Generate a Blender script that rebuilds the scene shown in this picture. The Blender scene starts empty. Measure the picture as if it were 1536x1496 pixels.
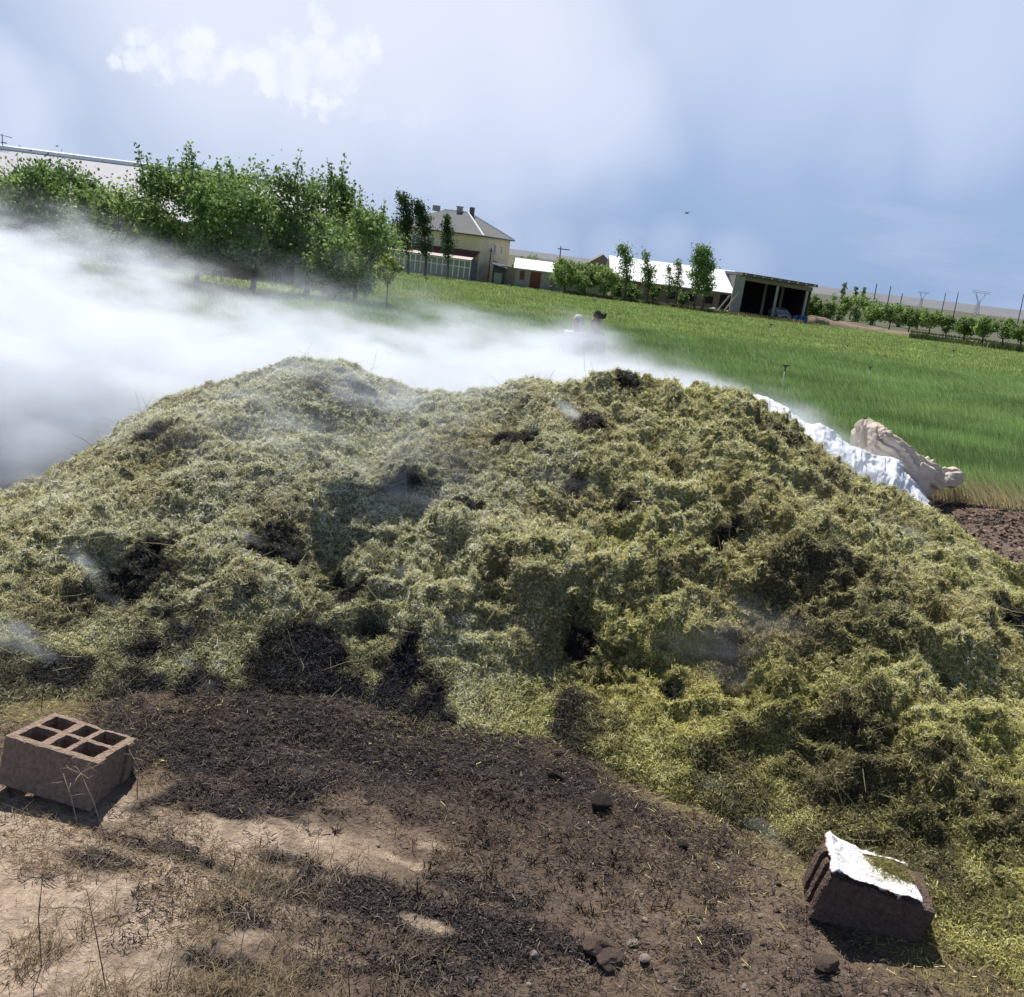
import bpy, bmesh, math
import numpy as np
from mathutils import Vector, Matrix

S = bpy.context.scene
C = S.collection
rng = np.random.default_rng(11)
R = math.radians
# ---------------------------------------------------------------- camera model
F = 1300.0; ROLL = R(7.2); PIT = R(15.85); CH = 2.2
_c, _s, _cp, _sp = math.cos(ROLL), math.sin(ROLL), math.cos(PIT), math.sin(PIT)
_u0 = np.array([0, _sp, _cp]); _f0 = np.array([0, _cp, -_sp]); _r0 = np.array([1., 0, 0])
EX = _c*_r0 + _s*_u0; EY = _s*_r0 - _c*_u0
CAM = np.array([0, 0, CH])

def ray(px, py):
    v = _f0*F + EX*(px-768) + EY*(py-748)
    return v/v[1]
def P(px, py, Y):
    return CAM + ray(px, py)*Y
def gz(y):
    return -0.02*np.clip(np.asarray(y, float)-8, 0, 112)
def G(px, py):
    Y = 5.0
    r = ray(px, py)
    lo, hi = 0.5, 4000.
    for _ in range(60):
        m = .5*(lo+hi)
        if CH + r[2]*m > gz(m): lo = m
        else: hi = m
    return CAM + r*lo
def B(px, Y):
    lo, hi = 150., 1490.
    for _ in range(50):
        m = .5*(lo+hi)
        if P(px, m, Y)[2] > gz(Y): lo = m
        else: hi = m
    return P(px, lo, Y)

# ---------------------------------------------------------------- noise
def _h(ix, iy, iz, seed):
    n = (ix.astype(np.int64)*374761393 + iy.astype(np.int64)*668265263 + iz.astype(np.int64)*2147483647 + seed*974634777) & 0xffffffff
    n = ((n ^ (n >> 13))*1274126177) & 0xffffffff
    n = ((n ^ (n >> 16))*2246822519) & 0xffffffff
    return ((n ^ (n >> 15)) & 0xffffff)/float(0xffffff)
def vn(p, seed=0):
    i = np.floor(p); f = p-i; f = f*f*f*(f*(f*6-15)+10); i = i.astype(np.int64)
    o = 0
    for a in (0, 1):
        wa = f[:, 0] if a else 1-f[:, 0]
        for b in (0, 1):
            wb = f[:, 1] if b else 1-f[:, 1]
            for c in (0, 1):
                wc = f[:, 2] if c else 1-f[:, 2]
                o = o + wa*wb*wc*_h(i[:, 0]+a, i[:, 1]+b, i[:, 2]+c, seed)
    return o
def fbm(p, sc, octv=4, seed=0, gain=.5, billow=False):
    o = 0; a = 1; t = 0; p = p*sc
    for k in range(octv):
        n = vn(p + k*17.3, seed+k)
        if billow: n = np.abs(n*2-1)
        o = o + a*n; t += a; a *= gain; p = p*2.03
    return o/t
def sst(a, b, x):
    t = np.clip((x-a)/(b-a), 0, 1); return t*t*(3-2*t)
def P3(x, y, z=None):
    return np.stack([x, y, np.zeros_like(x) if z is None else z], -1)

# ---------------------------------------------------------------- scene helpers
def tag(o, label=None, cat=None, group=None, kind=None):
    if label: o['label'] = label
    if cat: o['category'] = cat
    if group: o['group'] = group
    if kind: o['kind'] = kind
    return o
def empty(name, loc, rz=0.0, label=None, cat=None, group=None):
    o = bpy.data.objects.new(name, None); C.objects.link(o)
    o.location = loc; o.rotation_euler = (0, 0, rz); o.empty_display_size = .1
    return tag(o, label, cat, group)
def npmesh(name, V, Q, mat, parent=None, col=None, smooth=False, mats=None):
    """V (n,3), Q (m,k) faces"""
    me = bpy.data.meshes.new(name)
    V = np.ascontiguousarray(V, np.float32); Q = np.ascontiguousarray(Q, np.int32)
    m, k = Q.shape
    me.vertices.add(len(V)); me.vertices.foreach_set('co', V.ravel())
    me.loops.add(m*k); me.loops.foreach_set('vertex_index', Q.ravel())
    me.polygons.add(m); me.polygons.foreach_set('loop_start', np.arange(0, m*k, k, dtype=np.int32))
    me.polygons.foreach_set('use_smooth', np.full(m, smooth))
    me.update(calc_edges=True)
    if col is not None:
        a = me.color_attributes.new('Col', 'FLOAT_COLOR', 'POINT')
        cc = np.ones((len(V), 4), np.float32); cc[:, :3] = col
        a.data.foreach_set('color', cc.ravel())
    me.materials.append(mat)
    o = bpy.data.objects.new(name, me); C.objects.link(o)
    if parent: o.parent = parent
    return o
class MB:
    def __init__(s): s.v = []; s.f = []
    def add(s, V, Fs):
        b = len(s.v); s.v += [tuple(map(float, x)) for x in V]; s.f += [tuple(b+i for i in f) for f in Fs]; return s
    def box(s, x0, x1, y0, y1, z0, z1):
        V = [(x, y, z) for z in (z0, z1) for y in (y0, y1) for x in (x0, x1)]
        return s.add(V, [(0, 2, 3, 1), (4, 5, 7, 6), (0, 1, 5, 4), (2, 6, 7, 3), (0, 4, 6, 2), (1, 3, 7, 5)])
    def hexa(s, V):  # 8 corners, bottom 4 ccw, top 4 ccw
        return s.add(V, [(3, 2, 1, 0), (4, 5, 6, 7), (0, 1, 5, 4), (1, 2, 6, 5), (2, 3, 7, 6), (3, 0, 4, 7)])
    def tube(s, pts, rad, n=6, cap=True):
        pts = [Vector(p) for p in pts]
        V = []; Fs = []
        for i, p in enumerate(pts):
            d = (pts[min(i+1, len(pts)-1)]-pts[max(i-1, 0)])
            d = d.normalized() if d.length > 1e-9 else Vector((0, 0, 1))
            a = d.orthogonal().normalized() if abs(d.z) > .95 else d.cross(Vector((0, 0, 1))).normalized()
            b = d.cross(a)
            r = rad[i] if hasattr(rad, '__len__') else rad
            for k in range(n):
                t = 2*math.pi*k/n
                V.append(p + (a*math.cos(t)+b*math.sin(t))*r)
        for i in range(len(pts)-1):
            for k in range(n):
                k2 = (k+1) % n
                Fs.append((i*n+k, i*n+k2, (i+1)*n+k2, (i+1)*n+k))
        if cap:
            Fs.append(tuple(range(n-1, -1, -1))); Fs.append(tuple((len(pts)-1)*n+k for k in range(n)))
        return s.add(V, Fs)
    def bar(s, a, b, w):
        return s.tube([a, b], w, 4)
    def prism(s, poly, y0, y1):  # polygon in xz extruded along y
        n = len(poly)
        V = [(x, y0, z) for x, z in poly]+[(x, y1, z) for x, z in poly]
        return s.add(V, [tuple(range(n)), tuple(range(2*n-1, n-1, -1))]+[(i, n+i, n+(i+1) % n, (i+1) % n) for i in range(n)])
    def build(s, name, mat, parent=None, smooth=False, bevel=0):
        me = bpy.data.meshes.new(name); me.from_pydata(s.v, [], s.f); me.update()
        bm = bmesh.new(); bm.from_mesh(me); bmesh.ops.recalc_face_normals(bm, faces=bm.faces); bm.to_mesh(me); bm.free()
        if smooth: me.polygons.foreach_set('use_smooth', [True]*len(me.polygons))
        me.materials.append(mat)
        o = bpy.data.objects.new(name, me); C.objects.link(o)
        if parent: o.parent = parent
        if bevel:
            m = o.modifiers.new('b', 'BEVEL'); m.width = bevel; m.segments = 2
        return o
def copy_tree(o, parent=None, loc=None, rz=None):
    c = o.copy(); C.objects.link(c)
    if parent: c.parent = parent
    if loc is not None: c.location = loc
    if rz is not None: c.rotation_euler = (0, 0, rz)
    for ch in list(o.children): copy_tree(ch, c)
    return c

# ---------------------------------------------------------------- materials
def newmat(name):
    m = bpy.data.materials.new(name); m.use_nodes = True
    nt = m.node_tree; nt.nodes.clear()
    return m, nt, nt.nodes, nt.links
def mat(name, col, rough=.8, var=.25, scale=8., bump=0., bscale=40., metal=0., streak=None, spec=.3):
    m, nt, N, L = newmat(name)
    out = N.new('ShaderNodeOutputMaterial'); p = N.new('ShaderNodeBsdfPrincipled')
    L.new(p.outputs[0], out.inputs[0])
    p.inputs['Roughness'].default_value = rough; p.inputs['Metallic'].default_value = metal
    p.inputs['Specular IOR Level'].default_value = spec
    tc = N.new('ShaderNodeTexCoord'); mp = N.new('ShaderNodeMapping')
    L.new(tc.outputs['Object'], mp.inputs[0])
    if streak: mp.inputs['Scale'].default_value = streak
    no = N.new('ShaderNodeTexNoise'); no.inputs['Scale'].default_value = scale; no.inputs['Detail'].default_value = 6; no.inputs['Roughness'].default_value = .65
    L.new(mp.outputs[0], no.inputs['Vector'])
    mr = N.new('ShaderNodeMapRange'); mr.inputs[1].default_value = .25; mr.inputs[2].default_value = .75
    mr.inputs[3].default_value = 1-var; mr.inputs[4].default_value = 1+var
    L.new(no.outputs['Fac'], mr.inputs[0])
    mx = N.new('ShaderNodeVectorMath'); mx.operation = 'SCALE'; mx.inputs[0].default_value = col
    L.new(mr.outputs[0], mx.inputs['Scale']); L.new(mx.outputs[0], p.inputs['Base Color'])
    if bump:
        n2 = N.new('ShaderNodeTexNoise'); n2.inputs['Scale'].default_value = bscale; n2.inputs['Detail'].default_value = 5
        L.new(tc.outputs['Object'], n2.inputs['Vector'])
        b = N.new('ShaderNodeBump'); b.inputs['Strength'].default_value = bump; b.inputs['Distance'].default_value = .02
        L.new(n2.outputs['Fac'], b.inputs['Height']); L.new(b.outputs[0], p.inputs['Normal'])
    return m
def attrmat(name, transl=0., rough=.8, spec=.2, noise=0., nscale=60., bump=0., bscale=120., bdist=.01):
    m, nt, N, L = newmat(name)
    out = N.new('ShaderNodeOutputMaterial'); p = N.new('ShaderNodeBsdfPrincipled')
    p.inputs['Roughness'].default_value = rough; p.inputs['Specular IOR Level'].default_value = spec
    a = N.new('ShaderNodeAttribute'); a.attribute_name = 'Col'
    col = a.outputs['Color']
    if noise:
        tc = N.new('ShaderNodeTexCoord')
        no = N.new('ShaderNodeTexNoise'); no.inputs['Scale'].default_value = nscale; no.inputs['Detail'].default_value = 7; no.inputs['Roughness'].default_value = .7
        L.new(tc.outputs['Object'], no.inputs['Vector'])
        mr = N.new('ShaderNodeMapRange'); mr.inputs[1].default_value = .28; mr.inputs[2].default_value = .72
        mr.inputs[3].default_value = 1-noise; mr.inputs[4].default_value = 1+noise
        L.new(no.outputs['Fac'], mr.inputs[0])
        mx = N.new('ShaderNodeVectorMath'); mx.operation = 'SCALE'
        L.new(col, mx.inputs[0]); L.new(mr.outputs[0], mx.inputs['Scale']); col = mx.outputs[0]
        if bump:
            n2 = N.new('ShaderNodeTexNoise'); n2.inputs['Scale'].default_value = bscale; n2.inputs['Detail'].default_value = 6; n2.inputs['Roughness'].default_value = .65
            L.new(tc.outputs['Object'], n2.inputs['Vector'])
            b = N.new('ShaderNodeBump'); b.inputs['Strength'].default_value = bump; b.inputs['Distance'].default_value = bdist
            L.new(n2.outputs['Fac'], b.inputs['Height']); L.new(b.outputs[0], p.inputs['Normal'])
    L.new(col, p.inputs['Base Color'])
    if transl:
        t = N.new('ShaderNodeBsdfTranslucent'); L.new(col, t.inputs[0])
        ms = N.new('ShaderNodeMixShader'); ms.inputs[0].default_value = transl
        L.new(p.outputs[0], ms.inputs[1]); L.new(t.outputs[0], ms.inputs[2]); L.new(ms.outputs[0], out.inputs[0])
    else:
        L.new(p.outputs[0], out.inputs[0])
    return m

M_soil = attrmat('soil', rough=.95, spec=.1, noise=.38, nscale=45, bump=.9, bscale=70, bdist=.02)
M_heap = attrmat('heap_core', rough=.95, spec=.1, noise=.5, nscale=70, bump=1., bscale=90, bdist=.02)
M_straw = attrmat('cut_straw', transl=.5, rough=.6, spec=.25)
M_char = attrmat('charred_straw', transl=.0, rough=.8, spec=.15)
M_grass = attrmat('green_crop', transl=.35, rough=.5, spec=.3)
M_leaf = attrmat('leaves', transl=.38, rough=.55, spec=.2)
M_bark = mat('bark', (.09, .07, .055), .9, .4, 20, .6, 40)
M_block = mat('cinder_concrete', (.275, .2, .155), .95, .45, 48, 1., 90)
M_block_dark = mat('sooty_cinder_concrete', (.125, .086, .068), .95, .55, 36, 1., 90)
M_stone = mat('brown_stone', (.16, .115, .09), .9, .35, 25, .8, 60)
M_pebble = mat('grey_pebble', (.25, .205, .175), .85, .3, 40, .4, 60)
M_clod = mat('dark_clod', (.06, .045, .038), .95, .4, 30, 1., 70)
M_sheet = mat('white_plastic', (.72, .74, .77), .45, .1, 3, .15, 30)
M_sack = mat('woven_sack', (.62, .53, .43), .8, .14, 9, .2, 90)
M_wall = mat('plaster_ochre', (.74, .6, .41), .9, .14, 1.2, .2, 5)
M_wall_grey = mat('render_grey', (.33, .31, .29), .9, .2, 1., .3, 5)
M_mud = mat('mud_wall', (.25, .2, .16), .95, .25, 1.5, .4, 5)
M_roof = mat('zinc_roof', (.15, .157, .165), .9, .1, .8, .1, 8, streak=(1, .2, 1))
M_roof_white = mat('white_sheet_roof', (.8, .82, .85), .5, .06, .6, streak=(1, .15, 1))
M_maroon = mat('maroon_metal', (.12, .03, .04), .5, .2, 2)
M_white = mat('white_frame', (.75, .75, .74), .6, .08, 4)
M_glass = mat('dull_glass', (.19, .205, .225), .15, .25, 1.2, spec=.6)
M_dark = mat('dark_opening', (.02, .02, .022), .8, .2, 2)
M_blue_dark = mat('dark_blue_metal', (.035, .045, .065), .6, .2, 2)
M_red_dark = mat('brown_red_door', (.16, .05, .04), .7, .2, 3)
M_conc = mat('weathered_concrete', (.3, .29, .27), .9, .25, 1.5, .3, 6)
M_wood = mat('grey_wood', (.2, .16, .12), .85, .3, 6)
M_lath = mat('pale_planks', (.55, .47, .38), .8, .2, 5)
M_pole = mat('dark_pole', (.12, .105, .1), .8, .2, 5)
M_steel = mat('pylon_steel', (.34, .36, .4), .6, .1, 1)
M_pipe = mat('pale_pipe', (.6, .62, .6), .5, .1, 10)
M_black = mat('black_plastic', (.025, .025, .027), .5, .2, 10)
M_carpaint = mat('white_car_paint', (.68, .7, .74), .3, .04, 2, spec=.5)
M_tyre = mat('tyre_rubber', (.02, .02, .02), .8, .2, 10)
M_lamp = mat('lamp_lens', (.5, .3, .25), .2, .1, 4)
M_skin = mat('skin', (.36, .22, .15), .6, .1, 20)
M_hair = mat('dark_knit', (.03, .025, .025), .9, .3, 40)
M_scarf = mat('grey_white_cloth', (.55, .53, .5), .9, .15, 20)
M_navy = mat('navy_cloth', (.06, .07, .1), .9, .2, 20)
M_shirt = mat('pale_shirt', (.6, .6, .62), .9, .1, 15)
M_trouser = mat('dark_trousers', (.05, .05, .06), .9, .2, 15)
M_hill = mat('haze_blue_hill', (.15, .155, .17), 1., .2, .01)  # blue-grey tint puts distance haze into the hill colour
M_hedge_soil = mat('dry_bank', (.2, .155, .115), 1., .3, .6, .3, 4)
M_bluebarrel = mat('blue_plastic', (.05, .1, .22), .5, .15, 4)

# ---------------------------------------------------------------- heap shape
SIL = [(-150, 800, 5.0), (-60, 765, 5.3), (0, 737, 5.6), (60, 715, 5.95), (130, 681, 6.3), (200, 639, 6.6), (250, 600, 6.8), (330, 566, 7), (430, 541, 7),
       (520, 550, 6.9), (600, 590, 6.7), (690, 596, 6.6), (740, 587, 6.6), (800, 577, 6.6), (900, 571, 6.6), (980, 574, 6.6),
       (1050, 586, 6.5), (1120, 611, 6.5), (1200, 653, 6.4), (1260, 696, 6.3), (1330, 731, 6.2), (1400, 772, 6.1), (1470, 828, 6.0),
       (1536, 873, 5.9), (1620, 940, 5.7), (1720, 1030, 5.4)]
sil = np.array([P(*q) for q in SIL])
FOOT = [(-100, 1083), (0, 1075), (150, 1066), (300, 1056), (420, 1040), (640, 1095), (800, 1120), (1000, 1205), (1150, 1250), (1250, 1345), (1420, 1450), (1650, 1590)]
foot = np.array([G(*q) for q in FOOT])
def heap0(x, y):
    ry = np.interp(x, sil[:, 0], sil[:, 1]); rz = np.interp(x, sil[:, 0], sil[:, 2]) * sst(-5.2, -3.6, x)*(1-sst(4.2, 5.4, x))
    rz = np.maximum(rz, 0)
    fy = np.interp(x, foot[:, 0], foot[:, 1])
    by = ry+rz*1.7+.5
    t = np.clip((y-fy)/np.maximum(ry-fy, .3), 0, 1)
    u = np.clip((y-ry)/(by-ry), 0, 1)
    front = .5*np.sin(t*math.pi/2)**1.25 + .5*t**.95
    front = front*(1-.25*np.exp(-(1-t)/.05)*0)
    return np.where(y < ry, rz*front, rz*(1-u*u*(3-2*u)))
def hit(px, py):
    r = ray(px, py)
    Y = np.arange(1.4, 60, .01)
    z = CH + r[2]*Y; x = r[0]*Y
    h = np.maximum(heap0(x, Y), gz(Y))
    k = np.argmax(z <= h)
    return CAM + r*Y[k]
BUMPS = [(840, 680, .38, .14), (790, 860, .3, .12), (850, 885, .25, .12), (730, 915, .33, .13), (960, 760, .35, .1), (1060, 625, .3, .1), (1130, 700, .35, .1),
         (1000, 880, .3, .12), (1180, 810, .3, .1), (450, 585, .4, .1), (270, 640, .35, .1), (330, 770, .4, .1), (600, 900, .35, .1), (560, 730, .4, .06),
         (690, 800, .16, .12), (740, 1000, .4, .1), (400, 980, .35, .1), (1250, 1000, .3, .1), (1400, 960, .4, .12), (1100, 1080, .35, .1), (300, 930, .4, .08), (1350, 1120, .3, .1),
         (860, 745, .28, -.07), (870, 960, .26, -.09), (700, 880, .16, -.1), (1130, 950, .3, -.1), (800, 655, .14, -.08), (960, 990, .22, -.1), (720, 965, .2, -.1), (250, 700, .2, -.08)]
BP = [(hit(a, b), r, h) for a, b, r, h in BUMPS]
def heap_height(x, y):
    h = heap0(x, y)
    e = sst(.0, .35, h)
    for p, r, a in BP:
        d2 = ((x-p[0])**2+(y-p[1])**2)/(r*r)
        h = h + a*np.exp(-d2*d2*.6)*np.minimum(1, e+.3)
    return h, e

# burn spots, plus dark spots painting overhang shade in hollows: (px, py, radius m)
BURN_SHADE = [(770, 660, .13), (885, 650, .12), (700, 785, .085), (425, 828, .14), (520, 912, .07), (165, 888, .2), (30, 990, .2), (90, 992, .13), (312, 1038, .1),
        (960, 578, .16), (230, 662, .12), (425, 995, .16), (862, 562, .06), (785, 572, .07), (940, 770, .07), (1250, 925, .42), (1190, 880, .25), (1270, 1100, .15),
        (1260, 1150, .25), (1170, 660, .2), (1190, 1285, .16), (1480, 1200, .25), (1330, 1230, .3), (480, 580, .2), (540, 590, .14), (860, 735, .08), (870, 960, .09), (1520, 930, .14),
        (1130, 965, .2), (600, 740, .12), (205, 860, .16), (240, 820, .1), (1090, 800, .06), (1010, 1020, .08), (1100, 1180, .2)]
BU = [(hit(a, b), r, .95 if r < .17 and b < 1050 else .62) for a, b, r in BURN_SHADE]
def burn_shade_mask(x, y, warp):
    m = np.zeros_like(x)
    for p, r, k_ in BU:
        d = np.sqrt((x-p[0])**2+(y-p[1])**2)/(r*(1.35 if k_ > .9 else 1.1)) + (warp-.5)*1.1
        m = np.maximum(m, k_*(1-sst(.6, 1.15, d)))
    return m
def heap_col(x, y, h):
    """albedo of the straw by place: pale olive, yellow, brown, charred"""
    p = P3(x, y)
    n1 = fbm(p, 1.3, 3, 3); n2 = fbm(p, 4.5, 3, 9); n3 = fbm(p, 12, 2, 21)
    pale = np.array([.72, .71, .42]); yel = np.array([.70, .645, .225]); brn = np.array([.36, .27, .15]); blk = np.array([.021, .022, .029]); grn = np.array([.47, .47, .17])
    right = sst(-.6, 1.2, x + (n1-.5)*1.5)
    low = 1-sst(.15, .75, h)
    a = (right*.6 + low*.45*(.4+right)).clip(0, 1)[:, None]
    c = pale*(1-a) + yel*a
    g = (sst(.52, .7, n2)*.5*(right*.7+.3))[:, None]; c = c*(1-g)+grn*g
    b = (sst(.52, .72, fbm(p, 2.2, 4, 31))*.42)[:, None]; c = c*(1-b)+brn*b
    d = (sst(.56, .74, fbm(p, 3.6, 4, 55))*.36)[:, None]; c = c*(1-d)+blk*1.6*d
    bm_ = burn_shade_mask(x, y, n2*.6+n3*.4)[:, None]
    c = c*(1-bm_)+(blk+np.array([.05, .036, .025])*(bm_ < .75))*bm_
    # charred toe of the heap
    toe = (1-sst(.05, .42, h+(n2-.5)*.75+(n3-.5)*.35+.35*np.exp(-((x-.0)/.22)**2))) * np.maximum(sst(-2.05, -1.6, x)*(1-sst(.25, 1.1, x)), .35)
    toe = toe[:, None]
    c = c*(1-toe)+blk*1.3*toe
    return c

# heap core mesh
HS = .013
hx = np.arange(-5.0, 5.3, HS); hy = np.arange(2.0, 9.0, HS)
X, Yg = np.meshgrid(hx, hy); nx, ny = len(hx), len(hy)
x = X.ravel(); y = Yg.ravel()
h, e = heap_height(x, y)
p2 = P3(x, y)
h = h + e*((fbm(p2, 1.7, 3, 77)-.5)*.22)
# ragged toe
h0 = h.copy()
h = h - .035 + (fbm(p2, 6, 3, 5)-.5)*.05*(1-e) - .07*(1-sst(0, .05, h0))
V = P3(x, y, h)
Z = h.reshape(ny, nx)
gx = np.gradient(Z, HS, axis=1).ravel(); gy = np.gradient(Z, HS, axis=0).ravel()
Nn = np.stack([-gx, -gy, np.ones_like(gx)], -1); Nn /= np.linalg.norm(Nn, axis=1)[:, None]
lump = (1-fbm(V*[1, 1, 1.2], 3.2, 3, 101, .5, True))-.62
lump2 = (1-fbm(V, 9., 2, 131, .55, True))-.62
lump3 = (1-fbm(V, 24., 2, 151, .5, True))-.6
rough_ = .42+.66*sst(.35, .62, fbm(p2, .9, 2, 171)*.7+.3*sst(-1., 1.5, x))
V = V + Nn*((lump*.21*rough_ + lump2*.11*rough_ + lump3*.08)*np.maximum(e, .12))[:, None]
idx = np.arange(nx*ny).reshape(ny, nx)
Q = np.stack([idx[:-1, :-1], idx[:-1, 1:], idx[1:, 1:], idx[1:, :-1]], -1).reshape(-1, 4)
keep = (np.maximum(V[Q, 2].max(1)-gz(V[Q, 1].mean(1)), 0) > -.02)
Q = Q[keep]
hc = heap_col(V[:, 0], V[:, 1], h0)
core_shaded_col = hc*.42  # core darker than its straw, painting shade into gaps between fibres
heap = empty('straw_heap', (0, 6, 0), 0, 'large smouldering heap of chopped yellow green straw with black burnt patches', 'heap')
core = npmesh('heap_body', V-[0, 6, 0], Q, M_heap, heap, core_shaded_col, True)
# final vertex normals for the fibres
Vg = V.reshape(ny, nx, 3)
du = np.gradient(Vg, axis=1); dv = np.gradient(Vg, axis=0)
NN = np.cross(du, dv).reshape(-1, 3); NN /= np.linalg.norm(NN, axis=1)[:, None]+1e-9

def blades(p, d, side, L, w, col, bend=None, taper=.25):
    """one bent two-quad blade per point"""
    n = len(p)
    L = L[:, None]; w = w[:, None]
    if bend is None: bend = np.zeros_like(p)
    m = p + d*L*.5 + bend*L*.12; t = p + d*L + bend*L*.5
    V = np.stack([p-side*w, p+side*w, m-side*w*.8, m+side*w*.8, t-side*w*taper, t+side*w*taper], 1).reshape(-1, 3)
    b = np.arange(n)[:, None]*6
    Q = np.stack([b+0, b+1, b+3, b+2], -1).reshape(-1, 4); Q2 = np.stack([b+2, b+3, b+5, b+4], -1).reshape(-1, 4)
    return V, np.concatenate([Q, Q2]), np.repeat(col, 6, 0)
def quads(p, d, side, L, w, col):
    n = len(p); L = L[:, None]*.5; w = w[:, None]*.5
    V = np.stack([p-d*L-side*w, p-d*L+side*w, p+d*L+side*w*.6, p+d*L-side*w*.6], 1).reshape(-1, 3)
    return V, np.arange(n*4).reshape(n, 4), np.repeat(col, 4, 0)
def unit(v): return v/(np.linalg.norm(v, axis=-1, keepdims=True)+1e-9)

# loose straw over the heap
def make_fibres(n, seed):
    r = np.random.default_rng(seed)
    fx = r.uniform(hx[2], hx[-3], n*2); fyy = np.interp(fx, foot[:, 0], foot[:, 1])-.12
    ryy = np.interp(fx, sil[:, 0], sil[:, 1])+.8
    fy = fyy + r.uniform(0, 1, n*2)*(ryy-fyy)
    # keep what the place can show, density thinning with distance
    vis = (np.abs(fx) < .66*fy+.9) & (r.uniform(0, 1, n*2) < np.clip(3.6/fy, .35, 1)**1.6)
    fx = fx[vis][:n]; fy = fy[vis][:n]
    ix = np.clip(((fx-hx[0])/HS).astype(int), 0, nx-1); iy = np.clip(((fy-hy[0])/HS).astype(int), 0, ny-1)
    k = iy*nx+ix
    p = V[k] + NN[k]*r.uniform(-.004, .011, len(k))[:, None] + r.normal(0, .005, (len(k), 3))
    nn = NN[k]
    d = r.normal(0, 1, (len(k), 3)); d = d - nn*(d*nn).sum(1, keepdims=True)*r.uniform(0., 1., len(k))[:, None]
    d[:, 2] -= .15
    d = unit(d)
    side = unit(np.cross(d, nn + r.normal(0, .6, nn.shape)))
    hcol = hc[k]
    lum = r.lognormal(.2, .52, len(k))[:, None]*(.35+1.3*fbm(V[k], 20., 2, 161))[:, None]
    col = hcol*lum
    tint = r.uniform(0, 1, len(k))[:, None]
    lumh = hcol.mean(1, keepdims=True)
    col = np.where(tint > .93, np.array([.5, .45, .26])*np.clip(lumh*4+.1, 0, 1), col)
    col = np.where(tint < .07, np.array([.08, .07, .035]), col)
    toe = h0[k] < .05
    L = (r.gamma(2.4, .0062, len(k))+.007)*np.clip(fy/4.8, .62, 1.); w = r.uniform(.0018, .0042, len(k))*(.75+.085*fy)
    ok = ~(toe & (r.uniform(0, 1, len(k)) < .35))
    ok &= V[k, 2] > -.03
    return quads(p[ok], d[ok], side[ok], L[ok], w[ok], np.clip(col[ok], 0, .85))
fv, fq, fc = make_fibres(1400000, 5)
o = npmesh('loose_straw', fv-[0, 6, 0], fq, M_straw, heap, fc); o['kind'] = 'stuff'
# long stray stalks
n = 1500
r = np.random.default_rng(8)
k = r.choice(np.where((h0 > .05) & (np.abs(x) < .66*y) & (y < np.interp(x, sil[:, 0], sil[:, 1])+.2))[0], n)
d = unit(r.normal(0, 1, (n, 3))*[1, 1, .35]+NN[k]*.25); sd = unit(np.cross(d, r.normal(0, 1, (n, 3))))
bv, bq, bc = blades(V[k]+NN[k]*.01, d, sd, r.uniform(.08, .26, n), r.uniform(.0012, .0022, n), np.array([.42, .37, .22])*r.uniform(.5, 1.1, n)[:, None], unit(r.normal(0, 1, (n, 3)))*.5, .5)
o = npmesh('stray_stalks', bv-[0, 6, 0], bq, M_straw, heap, bc); o['kind'] = 'stuff'

# ---------------------------------------------------------------- ground sheet
def graded(lo, hi, step, far_lo, far_hi, g=1.25):
    a = list(np.arange(lo, hi, step)); st = step; v = a[-1]
    while v < far_hi: st *= g; v += st; a.append(v)
    st = step; v = lo; b = []
    while v > far_lo: st *= g; v -= st; b.append(v)
    return np.array(b[::-1]+a)
def spaced(v, hi, parts):
    o = [v]
    while o[-1] < hi:
        q = o[-1]
        st = next((t for (lim, t) in parts if q < lim), None)
        if st is None: st = (o[-1]-o[-2])*1.13
        o.append(q+st)
    return np.array(o)
gxs = np.concatenate([-spaced(3.2, 2500, [(3.25, .02)])[::-1], spaced(-3.18, 2500, [(3.6, .015), (8, .04)])])
gys = np.concatenate([np.array([-60, -20, -8, -3, -1, 0, .6, 1.0]), spaced(1.2, 4000, [(4.6, .014), (11.5, .035)])])
X, Yg = np.meshgrid(gxs, gys); x = X.ravel(); y = Yg.ravel()
p = P3(x, y)
z = gz(y)
near = np.exp(-np.maximum(np.hypot(x, y-3)-5, 0)/8)*(1-np.exp(-((x+1.6)**2+(y-2.85)**2)/.16))*(1-np.exp(-((x-1.5)**2+(y-2.75)**2)/.12))
z = z + near*((fbm(p, .9, 3, 40)-.5)*.10 + (fbm(p, 5, 4, 41)-.5)*.05 + (1-fbm(p, 16, 3, 43, .5, True)-.6)*.022) - .01*near
# small hoof and tyre prints running down to the right in the foreground
for (a, b, w_, dz) in [(((420, 1090)), (760, 1230), .10, -.035), ((300, 1150), (700, 1330), .07, -.02), ((560, 1110), (900, 1300), .06, -.02)]:
    A = G(*a)[:2]; Bq = G(*b)[:2]; dd = (Bq-A)/np.linalg.norm(Bq-A); rel = np.stack([x-A[0], y-A[1]], -1)
    s_ = rel@dd; q_ = rel@np.array([-dd[1], dd[0]]) + (fbm(p, 3, 2, 44)-.5)*.12
    z = z + dz*np.exp(-(q_/w_)**2)*sst(-.1, .15, s_)*(1-sst(np.linalg.norm(Bq-A)-.2, np.linalg.norm(Bq-A)+.15, s_))
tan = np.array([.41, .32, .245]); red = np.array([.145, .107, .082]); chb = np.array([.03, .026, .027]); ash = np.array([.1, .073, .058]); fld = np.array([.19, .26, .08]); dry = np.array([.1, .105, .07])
n1 = fbm(p, 1.2, 4, 50); n2 = fbm(p, 4, 4, 51); n3 = fbm(p, 14, 3, 52)
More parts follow.
